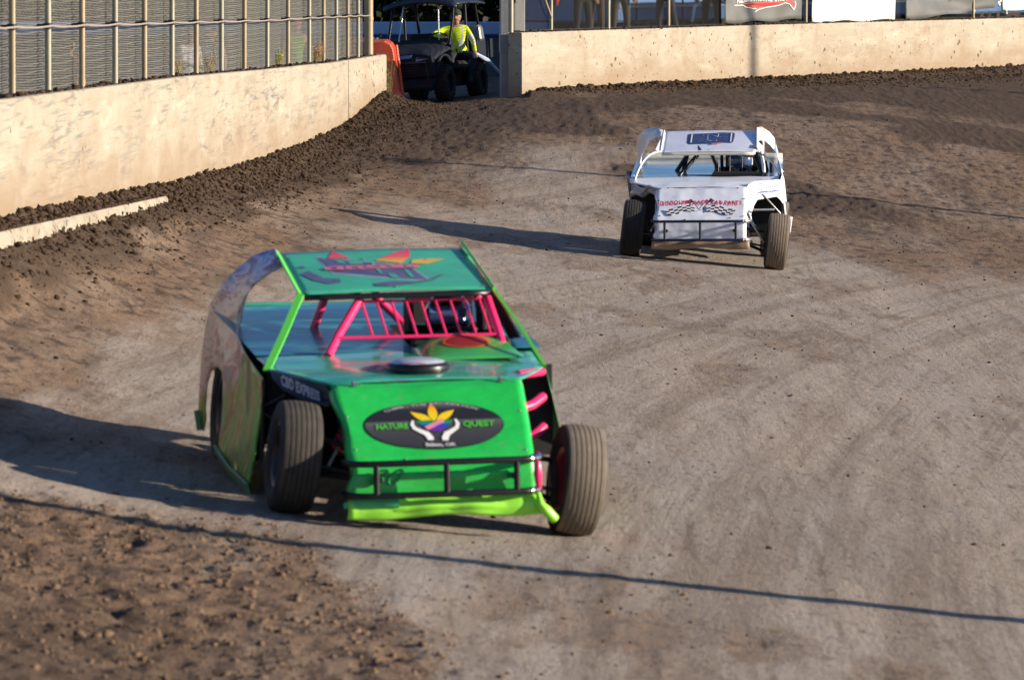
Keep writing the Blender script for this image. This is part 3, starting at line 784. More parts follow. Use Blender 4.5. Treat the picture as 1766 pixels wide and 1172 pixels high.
def tyre_profile(R, w, ribs, rimr):
    h = w / 2; top = []
    side = [(rimr, -h * .78), (rimr + .02, -h * .92), ((R + rimr) / 2, -h * 1.04), (R - .05, -h * 1.02), (R - .018, -h * .93)]
    n = max(ribs * 4, 12)
    for i in range(n + 1):
        t = -1 + 2 * i / n; x = t * h * .88; r = R - .012 * t * t
        if ribs > 0 and i % 4 == 0 and 0 < i < n: 
            top += [(r, x - h * .022), (r - .011, x - h * .016), (r - .011, x + h * .016), (r, x + h * .022)]
        else: top.append((r, x))
    return side, top, [(r, -x) for r, x in side[::-1]]
def make_wheel(parent, loc, rot, R, w, ribs, rimc, outer_sign, tread_m, spin=0.0):
    """wheel part: rim mesh, with tyre and hub sub-parts; axis along local x; outer_sign = side of the dished face"""
    rimr = .19
    mb = MB(); h = w / 2 * outer_sign
    prof = [(.05, h * .30), (.07, h * .22), (.10, h * .10), (.135, h * .02), (.150, h * .35), (.165, h * .70), (.185, h * .80), (.196, h * .86), (.19, h * .74), (.180, h * .3), (.178, -h * .6), (.195, -h * .84), (.186, -h * .86), (.165, -h * .6), (.160, -h * .1), (.10, -h * .02), (.05, h * .12)]
    mb.lathe(prof, 40, 'x')
    o = mb.build("wheel", rimc, parent, loc=loc, rot=rot)
    a, t, b = tyre_profile(R, w, ribs, rimr)
    m = MB(); m.lathe(a, 56, 'x', mi=1); m.lathe([a[-1]] + t + [b[0]], 56, 'x', mi=0); m.lathe(b, 56, 'x', mi=1)
    m.lathe([b[-1], (rimr - .005, 0), a[0]], 56, 'x', mi=1)
    m.build("tyre", [tread_m, M_side], o)
    hb = MB(); hb.lathe([(0, h * .42), (.035, h * .42), (.045, h * .36), (.05, h * .10), (.05, -h * .4), (0, -h * .4)], 20, 'x', mi=0)
    for k in range(5):
        an = k * 2 * math.pi / 5 + spin; hb.lathe([(0, h * .20), (.012, h * .19), (.012, h * .05)], 8, 'x', (0, .08 * math.cos(an), .08 * math.sin(an)))
    hb.build("hub", M_alu, o)
    return o

def body_art(name, kind):
    s = Nodes(name); v = s.mapping()
    if kind == 'deck':
        n = s.noise(s.mapping((.9, 5.5, 2)), 1.0, 3, .5, .8)
        c = s.ramp(n, [(.30, (.005, .07, .15)), (.42, (.008, .16, .27)), (.50, (.012, .22, .30)), (.55, (.10, .42, .28)), (.60, (.01, .17, .26)), (.7, (.03, .06, .16))])
        s.col(c); return s.set(.30, 0, .25, .35)
    if kind == 'hood':
        n = s.noise(s.mapping((1.0, 4.5, 2), loc=(3, 1, 0)), 1.0, 3, .5, 1.0)
        c = s.ramp(n, [(.30, (.01, .12, .12)), (.42, (.02, .32, .20)), (.52, (.06, .46, .27)), (.58, (.14, .20, .30)), (.64, (.03, .38, .24)), (.72, (.02, .10, .2))])
        s.col(c); return s.set(.2, 0, .4, .4)
    if kind == 'side':
        sp = s.n.new("ShaderNodeSeparateXYZ"); s.l.new(s.tc.outputs['Object'], sp.inputs[0])
        vert = s.noise(s.mapping((2, 2.6, 1.5)), 1.0, 5, .62, .8)
        low = s.ramp(vert, [(.34, (.05, .06, .03)), (.40, (.10, .40, .05)), (.45, (.20, .55, .08)), (.48, (.30, .14, .07)), (.51, (.12, .40, .06)), (.54, (.62, .50, .10)), (.58, (.35, .13, .06)), (.64, (.18, .45, .08))])
        f2 = s.noise(s.mapping((2, 1.7, 5.5), loc=(5, 0, 0)), 1.0, 6, .62, 1.0)
        mid = s.ramp(f2, [(.36, (.12, .07, .05)), (.43, (.60, .36, .22)), (.50, (.85, .66, .50)), (.54, (.75, .50, .38)), (.58, (.60, .14, .09)), (.64, (.30, .30, .36))])
        top = s.ramp(f2, [(.36, (.05, .06, .22)), (.46, (.22, .28, .52)), (.51, (.60, .58, .72)), (.55, (.35, .10, .22)), (.60, (.12, .30, .22)), (.66, (.5, .48, .62))])
        z = s.math('ADD', sp.outputs[2], s.math('MULTIPLY', s.math('SUBTRACT', vert, .5), .5))
        z2 = s.math('ADD', z, s.math('MULTIPLY', s.math('SUBTRACT', sp.outputs[1], 2.0), .16))
        c = s.mix(s.ramp(z2, [(.72, 0.0), (.84, 1.0)]), low, mid)
        c = s.mix(s.ramp(s.math('DIVIDE', z2, 2.0), [(.67, 0.0), (.73, 1.0)]), c, top)
        s.col(c); s.bump(s.noise(s.mapping((2, 3, 1.5)), 2.0, 3), .25, .05); return s.set(.45, 0, .1)
    if kind == 'white_side':
        f2 = s.noise(s.mapping((3, 2, 3)), 1.0, 4, .5, .6)
        c = s.ramp(f2, [(.34, (.10, .18, .45)), (.42, (.62, .68, .78)), (.6, (.78, .78, .78)), (.68, (.75, .35, .25)), (.74, (.78, .76, .72))])
        s.col(c); return s.set(.35)

def green_paint():
    s = Nodes("green_paint"); n = s.noise(s.mapping(), 2.0, 4)
    c = s.ramp(n, [(.3, (.012, .44, .06)), (.7, (.018, .54, .085))])
    d = s.noise(s.mapping((8, 8, 8)), 1.0, 8, .75)
    c = s.mix(s.ramp(d, [(.60, 0.0), (.70, .7)]), c, (.20, .16, .11))
    sp = s.n.new('ShaderNodeSeparateXYZ'); s.l.new(s.tc.outputs['Object'], sp.inputs[0]); d2 = s.noise(s.mapping((3, 3, 5)), 1.0, 7, .7)
    c = s.mix(s.math('MULTIPLY', s.ramp(sp.outputs[2], [(.24, 1.0), (.62, .12)]), s.ramp(d2, [(.44, 0.0), (.62, .35)])), c, (.10, .26, .07))
    s.col(c); s.bump(s.noise(s.mapping((1, 2, 2)), 2.5, 3), .35, .04); return s.set(.34, 0, .25)
def white_paint(name="white_panel_paint", c0=(.78, .80, .86), dent=.35):
    s = Nodes(name); n = s.noise(s.mapping(), 2.5, 5)
    c = s.ramp(n, [(.3, tuple(x * .93 for x in c0)), (.7, c0)])
    d = s.noise(s.mapping((6, 6, 6)), 1.0, 8, .75)
    c = s.mix(s.ramp(d, [(.60, 0.0), (.72, .45)]), c, (.35, .28, .20))
    s.col(c); s.bump(s.noise(s.mapping((2.2, 2.2, 2.2)), 1.2, 2, .5), dent, .06); return s.set(.33, 0, .2)

def xf(M, p): return M @ Vector(p)
def build_car(st):
    G = st['kind'] == 'green'
    car = root("race_car", st['loc'], st['label'], "race car", (0, math.radians(st['roll']), math.radians(st['psi'])), group=None)
    M = Matrix.Translation(st['loc']) @ Euler((0, math.radians(st['roll']), math.radians(st['psi']))).to_matrix().to_4x4(); Mi = M.inverted()
    tube_m = st['tube']
    # ---------------- wheels
    nloc = Mi.to_3x3() @ Vector((.09, 0, 1)).normalized()
    wroll = math.atan2(nloc.x, nloc.z)
    for sx in (-1, 1):
        for y, R, w, ribs, steer in ((0, .338, .25, 7, st['steer']), (2.75, .355, .31, 0, 0)):
            x = sx * (.862 if y == 0 else (.845 if G else .78))
            wp = M @ Vector((x, y, 0)); cx, cy = wp.x, wp.y
            c = Vector((cx, cy, float(ground_base(np.array([cx]), np.array([cy]))[0][0]) - .004)) + Vector((.09, 0, 1)).normalized() * R
            cl = Mi @ c
            tm = st['tread'][(0 if y == 0 else 2) + (0 if sx < 0 else 1)]
            make_wheel(car, cl, (0, wroll + (math.radians(1.5) if (y == 0) else 0), math.radians(steer)), R, w, ribs, st['rim'][0 if sx < 0 else 1], sx, tm, random.random())
    # ---------------- nose
    nz = st['nose']                       # rows of (y, z, halfwidth)
    rnd = lambda u, v: st['dent'] * (float(vn(u * 3.1, v * 2.3, 5)) + .5 * float(vn(u * 7, v * 5, 8)))
    rows = nz
    def nf(u, v):
        t = v * (len(rows) - 1); i = min(int(t), len(rows) - 2); f = t - i
        y, z, hw = [rows[i][k] * (1 - f) + rows[i + 1][k] * f for k in range(3)]
        x = (u * 2 - 1) * hw
        e = abs(u * 2 - 1)
        edge = max(0, e - .97) / .03
        d = rnd(u * 2, v * 3) * (1 - .3 * edge)
        wob = st['dent'] * 1.2 * math.sin(v * 19) * (1 if u < .03 else 0)
        return (x + wob, y + d * .5 + .03 * edge, z + d * .6 - .012 * edge)
    mb = MB(); mb.grid(nf, 44, (len(rows) - 1) * 8, 0)
    nose = mb.build("nose_panel", st['nose_mat'], car, .006)
    # side returns of the nose
    for sx in (-1, 1):
        mb = MB(); pts = []
        for (y, z, hw) in rows: pts.append((sx * hw, y + .03, z - .012))
        lo = [(sx * (hw - .02), y + .10, z - .07) for (y, z, hw) in rows]
        V = pts + lo; n = len(pts); mb.add(V, [(i, i + 1, n + i + 1, n + i) for i in range(n - 1)], 0)
        mb.build("nose_flange", st['flange_mat'], nose, .004)
    # ---------------- hood and decks
    yb = rows[0][0]; zb = rows[0][1]; hw0 = rows[0][2]
    Y1 = .52
    def hood(u, v):
        # v 0..1 from bend to the cage feet
        y = yb + (1.15 - yb) * v
        half = hw0 + (.885 - hw0) * min(1, (y - yb) / (Y1 - yb)) if y < Y1 else .885 + .02 * (y - Y1)
        z = np.interp(y, [yb, Y1, 1.15], [zb, st['hz'][0], st['hz'][1]])
        if G: half *= 1 if u < .5 else 1 - .10 * min(1, max(0, (y - yb) / (Y1 - yb))) + .05 * max(0, (y - Y1))
        x = (u * 2 - 1) * half
        if G and u > .5: z -= .028 * (u * 2 - 1) * min(1, (y - yb) / (Y1 - yb)) * (1 - .5 * max(0, (y - Y1)))
        z += .012 * (1 - (u * 2 - 1) ** 2) - .0
        return (x, y + .002, float(z) + .6 * st['dent'] * float(vn(u * 5, v * 4, 3)))
    mb = MB(); mb.grid(hood, 30, 20); hd = mb.build("hood", st['hood_mat'], car, .006)
    # rear deck with cockpit opening
    ox0, ox1, oy0, oy1 = .10, .735, 1.16, 2.25
    xs = [-.90, -.6, -.3, ox0, .42, ox1, .90]; ysd = [1.15, 1.5, 1.9, oy1, 2.7, 3.1, 3.38]
    dz = lambda y: float(np.interp(y, [1.15, 2.2, 3.38], st['dz']))
    V = []; F = []
    for y in ysd:
        for x in xs: V.append((x * (1 + .012 * (y - 1.15)), y, dz(y) + .25 * st['dent'] * float(vn(x * 3, y * 2, 4))))
    for j in range(len(ysd) - 1):
        for i in range(len(xs) - 1):
            if xs[i] >= ox0 - 1e-6 and xs[i + 1] <= ox1 + 1e-6 and ysd[j + 1] <= oy1 + 1e-6: continue
            a = j * len(xs) + i; F.append((a, a + 1, a + 1 + len(xs), a + len(xs)))
    mb = MB(); mb.add(V, F); dk = mb.build("rear_deck", st['deck_mat'], car, .005)
    # cockpit walls
    mb = MB()
    q = [(ox0, oy0), (ox1, oy0), (ox1, oy1), (ox0, oy1)]
    for i in range(4):
        a, b = q[i], q[(i + 1) % 4]
        mb.add([(a[0], a[1], dz(max(a[1], 1.15)) - .004), (b[0], b[1], dz(max(b[1], 1.15)) - .004), (b[0], b[1], .35), (a[0], a[1], .35)], [(0, 1, 2, 3)])
    mb.add([(ox0, oy0, .35), (ox1, oy0, .35), (ox1, oy1, .35), (ox0, oy1, .35)], [(0, 1, 2, 3)])
    mb.build("cockpit_tub", M_dark, car)
    # spoiler
    mb = MB(); h = st['spoiler']
    mb.grid(lambda u, v: ((u * 2 - 1) * .90, 3.385 + .03 * v, dz(3.38) + h * v + .006 * math.sin(u * 11)), 16, 2); mb.build("rear_spoiler", st['spoiler_mat'], car, .006)
    # tail panel and floor
    mb = MB(); mb.grid(lambda u, v: ((u * 2 - 1) * .90, 3.37, .45 + (dz(3.38) - .46) * v), 6, 3); mb.build("tail_panel", st['deck_mat'], car, .005)
    # ---------------- chassis, engine bay (dark)
    ch = MB()
    for sx in (-1, 1):
        ch.tube([(sx * .34, -.38, .30), (sx * .36, .6, .26), (sx * .46, 1.2, .24), (sx * .50, 2.4, .26), (sx * .36, 3.2, .5)], .028, 8)
        ch.tube([(sx * .36, .25, .27), (sx * .40, .32, .68), (sx * .42, .95, .80)], .024, 8)
    ch.box((0, 1.18, .56), (1.1, .02, .62)); ch.box((0, 2.0, .27), (1.3, 2.2, .02))
    ch.tube([(-.85, 2.75, .36), (.85, 2.75, .32)], .045, 10)
    ch.build("chassis", M_dark, car)
    en = MB(); en.box((0, .72, .52), (.46, .62, .36), (0, 0, 0), 0, .85, .03)
    for sx in (-1, 1):
        en.box((sx * .24, .72, .66), (.14, .58, .10), (0, sx * .6, 0), 0, 1, .03)
        for k in range(4): en.tube([(sx * .28, .50 + .14 * k, .58), (sx * .38, .50 + .14 * k, .54), (sx * .41, .62 + .12 * k, .42)], .022, 8)
        en.tube([(sx * .41, .55, .42), (sx * .43, 1.1, .38)], .04, 8)
    en.lathe([(0, .0), (.10, .0), (.10, .03), (0, .03)], 20, 'y', (0, .36, .45))
    en.build("engine", M_dark2, car)
    rd = MB(); rd.box((0, -.10, .50), (.62, .06, .40), (.12, 0, 0), 0, 1, .01)
    for k in range(16): rd.box((0, -.135, .33 + .022 * k), (.56, .004, .006), (.12, 0, 0))
    rd.build("radiator", M_dark2, car)
    # ---------------- front suspension both sides
    for sx in (-1, 1):
        zc = .44 if sx < 0 else .23
        arms = MB()
        for (yy, dz_) in ((-.16, -.10), (.16, -.10), (-.10, .14), (.12, .14)):
            arms.tube([(sx * .36, yy * 1.2, .36 + dz_ * .6), (sx * .74, 0, zc + dz_)], .016, 8)
        arms.tube([(sx * .30, -.22, .30), (sx * .74, -.12, zc - .03)], .012, 8)
        arms.box((sx * .755, 0, zc), (.05, .07, .26), (0, 0, 0), 0, 1, .01)
        arms.build("control_arms", M_dark2 if not (G and sx > 0) else M_dark2, car)
        sh = MB(); a = Vector((sx * .40, .05, .74)); b = Vector((sx * .62, .0, zc - .06)); d = b - a
        sh.tube([a, a + d * .5], .022, 10, 0); sh.tube([a + d * .45, b], .013, 8, 0)
        so = sh.build("shock_absorber", M_alu, car)
        sp = MB(); dn = d.normalized(); e1 = dn.orthogonal().normalized(); e2 = dn.cross(e1); pth = []
        for k in range(73):
            t = k / 72; w = t * 9 * 2 * math.pi; pth.append(a + d * (.12 + .62 * t) + (e1 * math.cos(w) + e2 * math.sin(w)) * .045)
        sp.tube(pth, .0065, 6); sp.build("coil_spring", st['spring'], so)
    # ---------------- bumper
    bz = st['bump']; bh = .52
    b = MB(); zt, zl, yy = bz
    for z in (zt, zl): b.tube([(-.585, yy + .22, z), (-.575, yy + .10, z), (-.53, yy + .03, z), (-.46, yy, z), (.46, yy, z), (.53, yy + .03, z), (.575, yy + .10, z), (.585, yy + .22, z)], st['bt'], 10)
    for x in (-.42, 0.0, .42): b.tube([(x, yy, zl), (x, yy, zt)], st['bt'] * .95, 10)
    for x in (-.40, .40): b.tube([(x, yy, (zt + zl) / 2), (x, yy + .35, (zt + zl) / 2 - .02)], .02, 8)
    bo = b.build("front_bumper", st['bump_mat'], car)
    for z in (zt, zl):
        e = MB(); e.tube([(.500, yy + .018, z), (.545, yy + .045, z), (.578, yy + .11, z), (.588, yy + .23, z)], st['bt'] * 1.12, 10)
        e.build("bumper_end", M_chrome if G else M_alu, bo)
    # lower lip / air dam
    l = MB(); lz = st['lip']
    l.grid(lambda u, v: ((u * 2 - 1) * (.575 + .01 * v), -.55 - .025 * math.sin(v * math.pi * .9) + .006 * math.sin(u * 26) + .015 * math.sin(u * 7) * v - .018 * (1 if .30 < v < .62 and .25 < u < .78 else 0), lz[0] + (lz[1] - lz[0]) * v - .012 * math.sin(u * 9) * v), 30, 8)
    lo = l.build("air_dam", st['lip_mat'], car, .008)
    if G:
        e = MB(); e.tube([(.555, -.58, .24), (.565, -.6, .17), (.60, -.6, .13), (.655, -.57, .075)], [.014, .024, .034, .030], 10); e.build("dam_bracket", st['lip_mat'], lo)
        e = MB(); e.tube([(.552, -.60, .42), (.548, -.62, .36), (.556, -.60, .27)], [.020, .026, .018], 10); e.build("pink_strut", tube_m, lo)
        e = MB(); e.tube([(-.59, -.5, .19), (-.50, -.56, .215), (-.28, -.575, .205)], [.02, .04, .03], 10); e.build("dam_patch", simple("mint_plastic", (.05, .45, .17), .4), lo)
    # ---------------- roof
    rz0, rz1 = st['rz']; ry0, ry1 = 1.36, 2.45; rxw = st['rxw']
    def roof(u, v):
        x = -rxw[0] + (rxw[1] + rxw[0]) * u; y = ry0 + (ry1 - ry0) * v
        return (x, y, rz0 + (rz1 - rz0) * v + .018 * math.sin(math.pi * u) * .6 + st['dent'] * .3 * float(vn(u * 4, v * 3, 6)))
    mb = MB(); mb.grid(roof, 20, 12); rf = mb.build("roof", st['roof_mat'], car, .008)
    lp = MB(); lp.grid(lambda u, v: (-rxw[0] + .015 + (rxw[1] + rxw[0] - .03) * u, ry0 - .012 - .012 * v, rz0 - .0 - .034 * v), 8, 2); lp.build("visor_strip", st['visor'], rf, .01)
    for (u, v) in ((.03, .06), (.5, .06), (.96, .06), (.03, .9), (.42, .75), (.95, .75), (.75, .7)):
        rv = MB(); p = roof(u, v); rv.lathe([(0, .012), (.008, .011), (.011, .005)], 8, 'z', p); rv.build("rivet", M_alu, rf)
    R3 = lambda u, v, l=.006: Vector(roof(u, v)) + Vector((0, 0, l))
    # ---------------- cage
    def tb(name, pts, r=.025, m=None, par=car):
        t = MB(); t.tube(pts, r, 12); return t.build(name, m or tube_m, par)
    for pts in st['cage']: tb("cage_tube", pts, st['cr'])
    # windscreen bars
    if G:
        g = MB(); g.tube([(-.38, 1.15, 1.055), (.65, 1.15, 1.05)], .012, 8); g.tube([(-.20, 1.38, 1.262), (.60, 1.38, 1.262)], .010, 8)
        for i in range(9):
            x = -.215 + .093 * i; g.tube([(x + .022, 1.38, 1.262), (x + .055, 1.15, 1.052)], .0085, 8)
        g.build("windscreen_bars", tube_m, car)
    else:
        g = MB(); g.tube([(.12, 1.3, 1.10), (.13, 1.22, .98)], .008, 6); g.tube([(-.25, 1.30, .985), (.72, 1.28, .99)], .010, 6)
        for x in (.16, .30, .45): g.tube([(x, 1.3, 1.20), (x, 1.22, .98)], .007, 6)
        g.build("windscreen_bars", M_black, car)
    # seat, wheel, padding
    s_ = MB(); s_.grid(lambda u, v: (.42 + .24 * math.sin((u - .5) * 2.6), 2.12 - .16 * math.cos((u - .5) * 2.6) * 1 + .0, .42 + .66 * v - .02), 12, 8); s_.build("seat", M_dark, car, .02)
    for sx in (-1, 1):
        s_ = MB(); s_.box((.42 + sx * .235, 1.92, 1.12), (.035, .22, .20), (0, 0, 0), 0, 1, .02)
        s_.build("head_restraint", st['restraint'], car)
    s_ = MB(); T = Matrix.Rotation(math.radians(65), 3, 'X')
    s_.lathe([(.165 + .016 * math.cos(k * math.pi / 4), .016 * math.sin(k * math.pi / 4)) for k in range(8)], 28, 'z', (.42, 1.42, .93), 0, True, True, T)
    for k in range(3):
        w = k * 2.094; s_.tube([Vector((.42, 1.42, .93)), Vector((.42, 1.42, .93)) + T @ Vector((.16 * math.cos(w), .16 * math.sin(w), 0))], .012, 6)
    s_.build("steering_wheel", M_black, car)
    s_ = MB(); s_.box((.44, 2.27, 1.13), (.44, .03, .22 if G else .26), (0, 0, 0), 0, 1, .01); s_.build("rear_bulkhead", M_dark, car)
    s_ = MB(); s_.box((.40, 1.20, 1.00), (.62, .10, .07), (0, 0, 0), 0, 1, .02); s_.build("dash_panel", M_dark, car)
    # ---------------- side panels
    def side_panel(outline, name, mat, mirror=1, smooth=False):
        return smooth_panel(outline, name, mat, car)
    return car, M, Mi, nf, R3, hd, nose, rf, dk, side_panel, dz

# sail/quarter outline (x,y,z): roof corner, down the back, rear wheel arch, sill, front edge, belt line, back up
SAIL_G = [(-.595, 2.45, 1.549), (-.705, 2.70, 1.494), (-.815, 2.90, 1.372), (-.872, 3.05, 1.292), (-.930, 3.25, 1.143), (-.955, 3.38, .953), (-.975, 3.42, .788), (-.990, 3.44, .588), (-1.00, 3.44, .438), (-.975, 3.40, .29), (-.965, 3.31, .376),
          (-.972, 3.28, .454), (-.962, 3.24, .619), (-.952, 3.09, .715), (-.940, 2.80, .768), (-.950, 2.50, .762), (-.960, 2.36, .718), (-.970, 2.30, .595), (-.985, 2.27, .465), (-1.01, 2.25, .336), (-1.02, 2.20, .29),
          (-1.02, 1.5, .235), (-1.00, .77, .195), (-.975, .66, .404), (-.948, .60, .582), (-.938, .58, .739), (-.925, .60, .873), (-.930, 1.0, .915), (-.930, 1.5, .975), (-.912, 2.0, 1.045), (-.875, 2.24, 1.14), (-.82, 2.34, 1.24), (-.75, 2.35, 1.32), (-.66, 2.25, 1.40), (-.600, 2.08, 1.452)]
SAIL_R = [(.61, 2.45, 1.535), (.68, 2.62, 1.49), (.76, 2.80, 1.36), (.83, 3.00, 1.21), (.88, 3.2, 1.0), (.93, 3.42, .8), (.96, 3.44, .45), (.96, 3.30, .42), (.95, 3.22, .60), (.94, 3.05, .71), (.93, 2.75, .75), (.94, 2.45, .71), (.95, 2.32, .55), (.98, 2.28, .33),
          (.985, 1.5, .27), (.96, .75, .24), (.93, .60, .40), (.895, .55, .53), (.855, .54, .72), (.815, .55, .885), (.845, 1.0, .925), (.87, 1.5, .985), (.87, 2.0, 1.05), (.83, 2.24, 1.12), (.77, 2.33, 1.24), (.70, 2.30, 1.33), (.65, 2.2, 1.38), (.625, 2.05, 1.43)]
M_pink = simple("pink_tube_paint", (.85, .028, .15), .28, 0, .06, 6, coat=.3)
M_lime = simple("lime_plastic", (.30, .78, .06), .32, 0, .10, 5, dirt=(.25, .2, .12), dirt_amt=.2)
M_limest = simple("bright_green_strip", (.13, .68, .07), .4, 0, .05)
M_greenp = green_paint()
M_hoodg = body_art("teal_hood_art", 'hood'); M_deckg = body_art("teal_deck_art", 'deck'); M_sideg = body_art("painted_side_art", 'side')
M_roofg = simple("sea_green_roof", (.05, .42, .24), .40, 0, .12, 3, coat=.15, dirt=(.12, .16, .14), dirt_amt=.3, dscale=5)
M_pinkrim = simple("pink_rim", (.45, .015, .06), .4, 0, .2)
M_blackrim = simple("black_rim", (.02, .02, .022), .4, .3)
M_paleflange = simple("dented_alloy_edge", (.35, .36, .35), .4, .5)

green = dict(kind='green', loc=(-.489, 31.279, .044), psi=10, roll=-1.0, steer=.5, dent=.012, label="bright green dirt race car with pink cage tubes and an oval nose emblem", tube=M_pink,
    tread=[M_tread_m, M_tread, M_tread_k, M_tread_k], rim=[M_blackrim, M_pinkrim], nose=[(.10, .858, .590), (.02, .832, .586), (-.24, .65, .572), (-.50, .452, .555), (-.53, .36, .562), (-.53, .235, .572)],
    nose_mat=M_greenp, flange_mat=M_black, hood_mat=M_hoodg, deck_mat=M_deckg, hz=(.915, .955), dz=(.965, 1.045, 1.118), spoiler=.012, spoiler_mat=M_roofg, spring=M_pink,
    bump=(.445, .255, -.64), bt=.0200, bump_mat=M_black, lip=(.225, .115), lip_mat=M_lime, rz=(1.318, 1.512), rxw=(.575, .635), roof_mat=M_roofg, visor=M_black, restraint=M_dark, cr=.028,
    cage=[[(-.46, 1.05, .955), (-.375, 1.19, 1.07), (-.20, 1.40, 1.285)], [(.650, 1.05, .945), (.635, 1.2, 1.08), (.60, 1.42, 1.29)], [(-.41, 2.2, .99), (-.36, 2.2, 1.12), (-.30, 2.18, 1.28), (-.28, 2.15, 1.40)], [(.03, 2.3, 1.45), (.03, 2.3, 1.225), (.21, 2.28, 1.05)], [(.67, 2.2, 1.40), (.68, 2.2, 1.20), (.72, 2.2, 1.03)], [(-.28, 2.15, 1.42), (.66, 2.15, 1.42)], [(-.20, 1.40, 1.285), (-.28, 2.15, 1.42)], [(.60, 1.42, 1.29), (.67, 2.2, 1.42)]])
car, Mg, Mgi, nf, R3, hd, nose, rf, dk, side_panel, dzf = build_car(green)
sp_ = side_panel(SAIL_G, "side_panel", M_sideg); sp_['label'] = "painted side panel with sweeping sail"
m = MB(); P = [(-1.045, 2.22, .315), (-1.045, 1.5, .25), (-1.025, .74, .215)]; Q = [(-1.03, 2.26, .26), (-1.03, 1.5, .195), (-1.01, .70, .145)]
m.add(P + Q, [(0, 1, 4, 3), (1, 2, 5, 4)]); m.build("skirt", simple("dusty_green_skirt", (.13, .26, .08), .5, 0, .25, dirt=(.25, .2, .14), dirt_amt=.5), sp_, .02)
m = MB(); m.tube([(-1.005, 3.44, .43), (-.99, 3.42, .30)], .028, 8); m.build("skirt_end", simple("dusty_green_end", (.15, .30, .12), .5), sp_)
sr = side_panel(SAIL_R, "side_panel", simple("green_side_panel", (.03, .20, .06), .4, 0, .2))
# bright strips from the roof down to the belt
def strip(pts, w, name, mat, par, ax=(1, 0, 0), th=.012):
    m = MB(); V = []; W = Vector(ax) * w
    for p in pts: V += [Vector(p) - W / 2, Vector(p) + W / 2]
    m.add(V, [(2 * i, 2 * i + 1, 2 * i + 3, 2 * i + 2) for i in range(len(pts) - 1)]); return m.build(name, mat, par, th)
strip([(-.900, .60, .915), (-.74, .97, 1.115), (-.585, 1.35, 1.318)], .045, "pillar_strip", M_limest, car, (1, -.3, 0))
strip([(-.588, 1.345, 1.325), (-.585, 2.46, 1.53)], .022, "roof_edge_strip", M_limest, rf, (1, 0, -.6))
strip([(.815, .56, .892), (.74, .97, 1.11), (.642, 1.36, 1.318)], .020, "pillar_strip", M_limest, car, (1, -.3, 0), .016)
strip([(.644, 1.345, 1.325), (.640, 2.52, 1.55)], .014, "roof_edge_strip", M_limest, rf, (1, 0, .8), .016)
m = MB(); m.poly([(.665, 1.40, 1.29), (.70, 1.30, 1.20), (.79, 1.25, 1.02), (.77, 1.55, .99), (.70, 1.7, 1.20), (.66, 1.6, 1.31)], 0, (1, 2)); m.build("window_net", M_dark, car, .01)
# black flare over the screen-left front wheel, with lettering
FL = [(-.893, .50, .922), (-.76, .33, .893), (-.60, .14, .862), (-.570, .09, .765), (-.60, .09, .725), (-.655, .10, .742), (-.76, .24, .772), (-.832, .36, .812), (-.878, .46, .868)]
m = MB(); m.poly(FL, 0, (0, 2)); fl_ = m.build("wheel_flare", simple("black_flare", (.012, .012, .015), .35), car, .006)
ux = (Vector((-.60, .13, 0)) - Vector((-.86, .46, 0))); L_ = ux.length; ux.normalize(); ux.z = -.28; ux.normalize()
m = MB(); pm = plane_map((-.715, .268, .825), ux, (-.05, 0.02, 1), (-.75, -.6, 0), .03); 
M_gr = simple("grey_lettering", (.50, .52, .58), .5)
for word, ox_ in (("CBD", -.118), ("EXPRESS", .058)):
    m = MB(); put(m, text_geo(word, .088, 1.05, .0035), lambda x, y: pm(ox_ + x * .60, y)); m.build("lettering", M_gr, fl_)
# flare braces (thin dark tubes between panel and wheel)
m = MB(); m.tube([(-.92, .6, .86), (-.93, .6, .62), (-.94, .62, .35)], .014, 8); m.tube([(-.92, .6, .70), (-.80, .5, .77)], .010, 6); m.tube([(-.93, .6, .66), (-.80, .55, .58)], .010, 6); m.build("body_brace", M_black, car)
# pink bars in the open bay on the other side
m = MB(); m.tube([(.60, .30, .865), (.79, .52, .862)], .028, 10); m.tube([(.58, .08, .68), (.66, .14, .695), (.74, .22, .735)], .030, 10); m.tube([(.60, .0, .50), (.66, .04, .53), (.72, .1, .565)], .028, 10); m.build("bay_tubes", M_pink, car)
m = MB(); m.grid(lambda u, v: (.571 + .012 * math.sin(v * 3.1), .10 + .10 * u - .05 * v, .85 - .14 * v), 4, 5); m.build("hood_edge", M_paleflange, hd, .006)
# inner shade panel behind the bay
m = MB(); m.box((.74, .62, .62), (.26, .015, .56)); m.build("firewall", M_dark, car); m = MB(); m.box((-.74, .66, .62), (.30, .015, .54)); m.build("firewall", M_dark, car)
# hood details: cowl scoop, air cleaner lid, pins
m = MB()
def scoop(u, v):
    x = .09 + .63 * u; y = .72 + .50 * v; w = math.sin(math.pi * min(max(u, 0), 1)) ** .45
    z0 = float(np.interp(y, [.1, .52, 1.15], [.858, .915, .955])) + .008
    return (x, y, z0 + w * (.095 * v ** .8) + .002)
m.grid(scoop, 20, 12); cw = m.build("cowl_scoop", simple("cowl_green", (.05, .34, .07), .25, 0, .2, 3, coat=.5), car, .005)
m = MB(); P = []
for r_ in (.0, .33, .66, 1.0):
    for k in range(32):
        w = k * 2 * math.pi / 32; p = Vector(scoop(.50 + .21 * r_ * math.cos(w), .60 + .22 * r_ * math.sin(w))); P.append(p + Vector((0, -.004, .008)))
m.add(P, [(j * 32 + k, (j + 1) * 32 + k, (j + 1) * 32 + (k + 1) % 32, j * 32 + (k + 1) % 32) for j in range(3) for k in range(32)]); m.build("decal", simple("dark_red_decal", (.30, .02, .02), .4), cw)
m = MB(); P2 = []
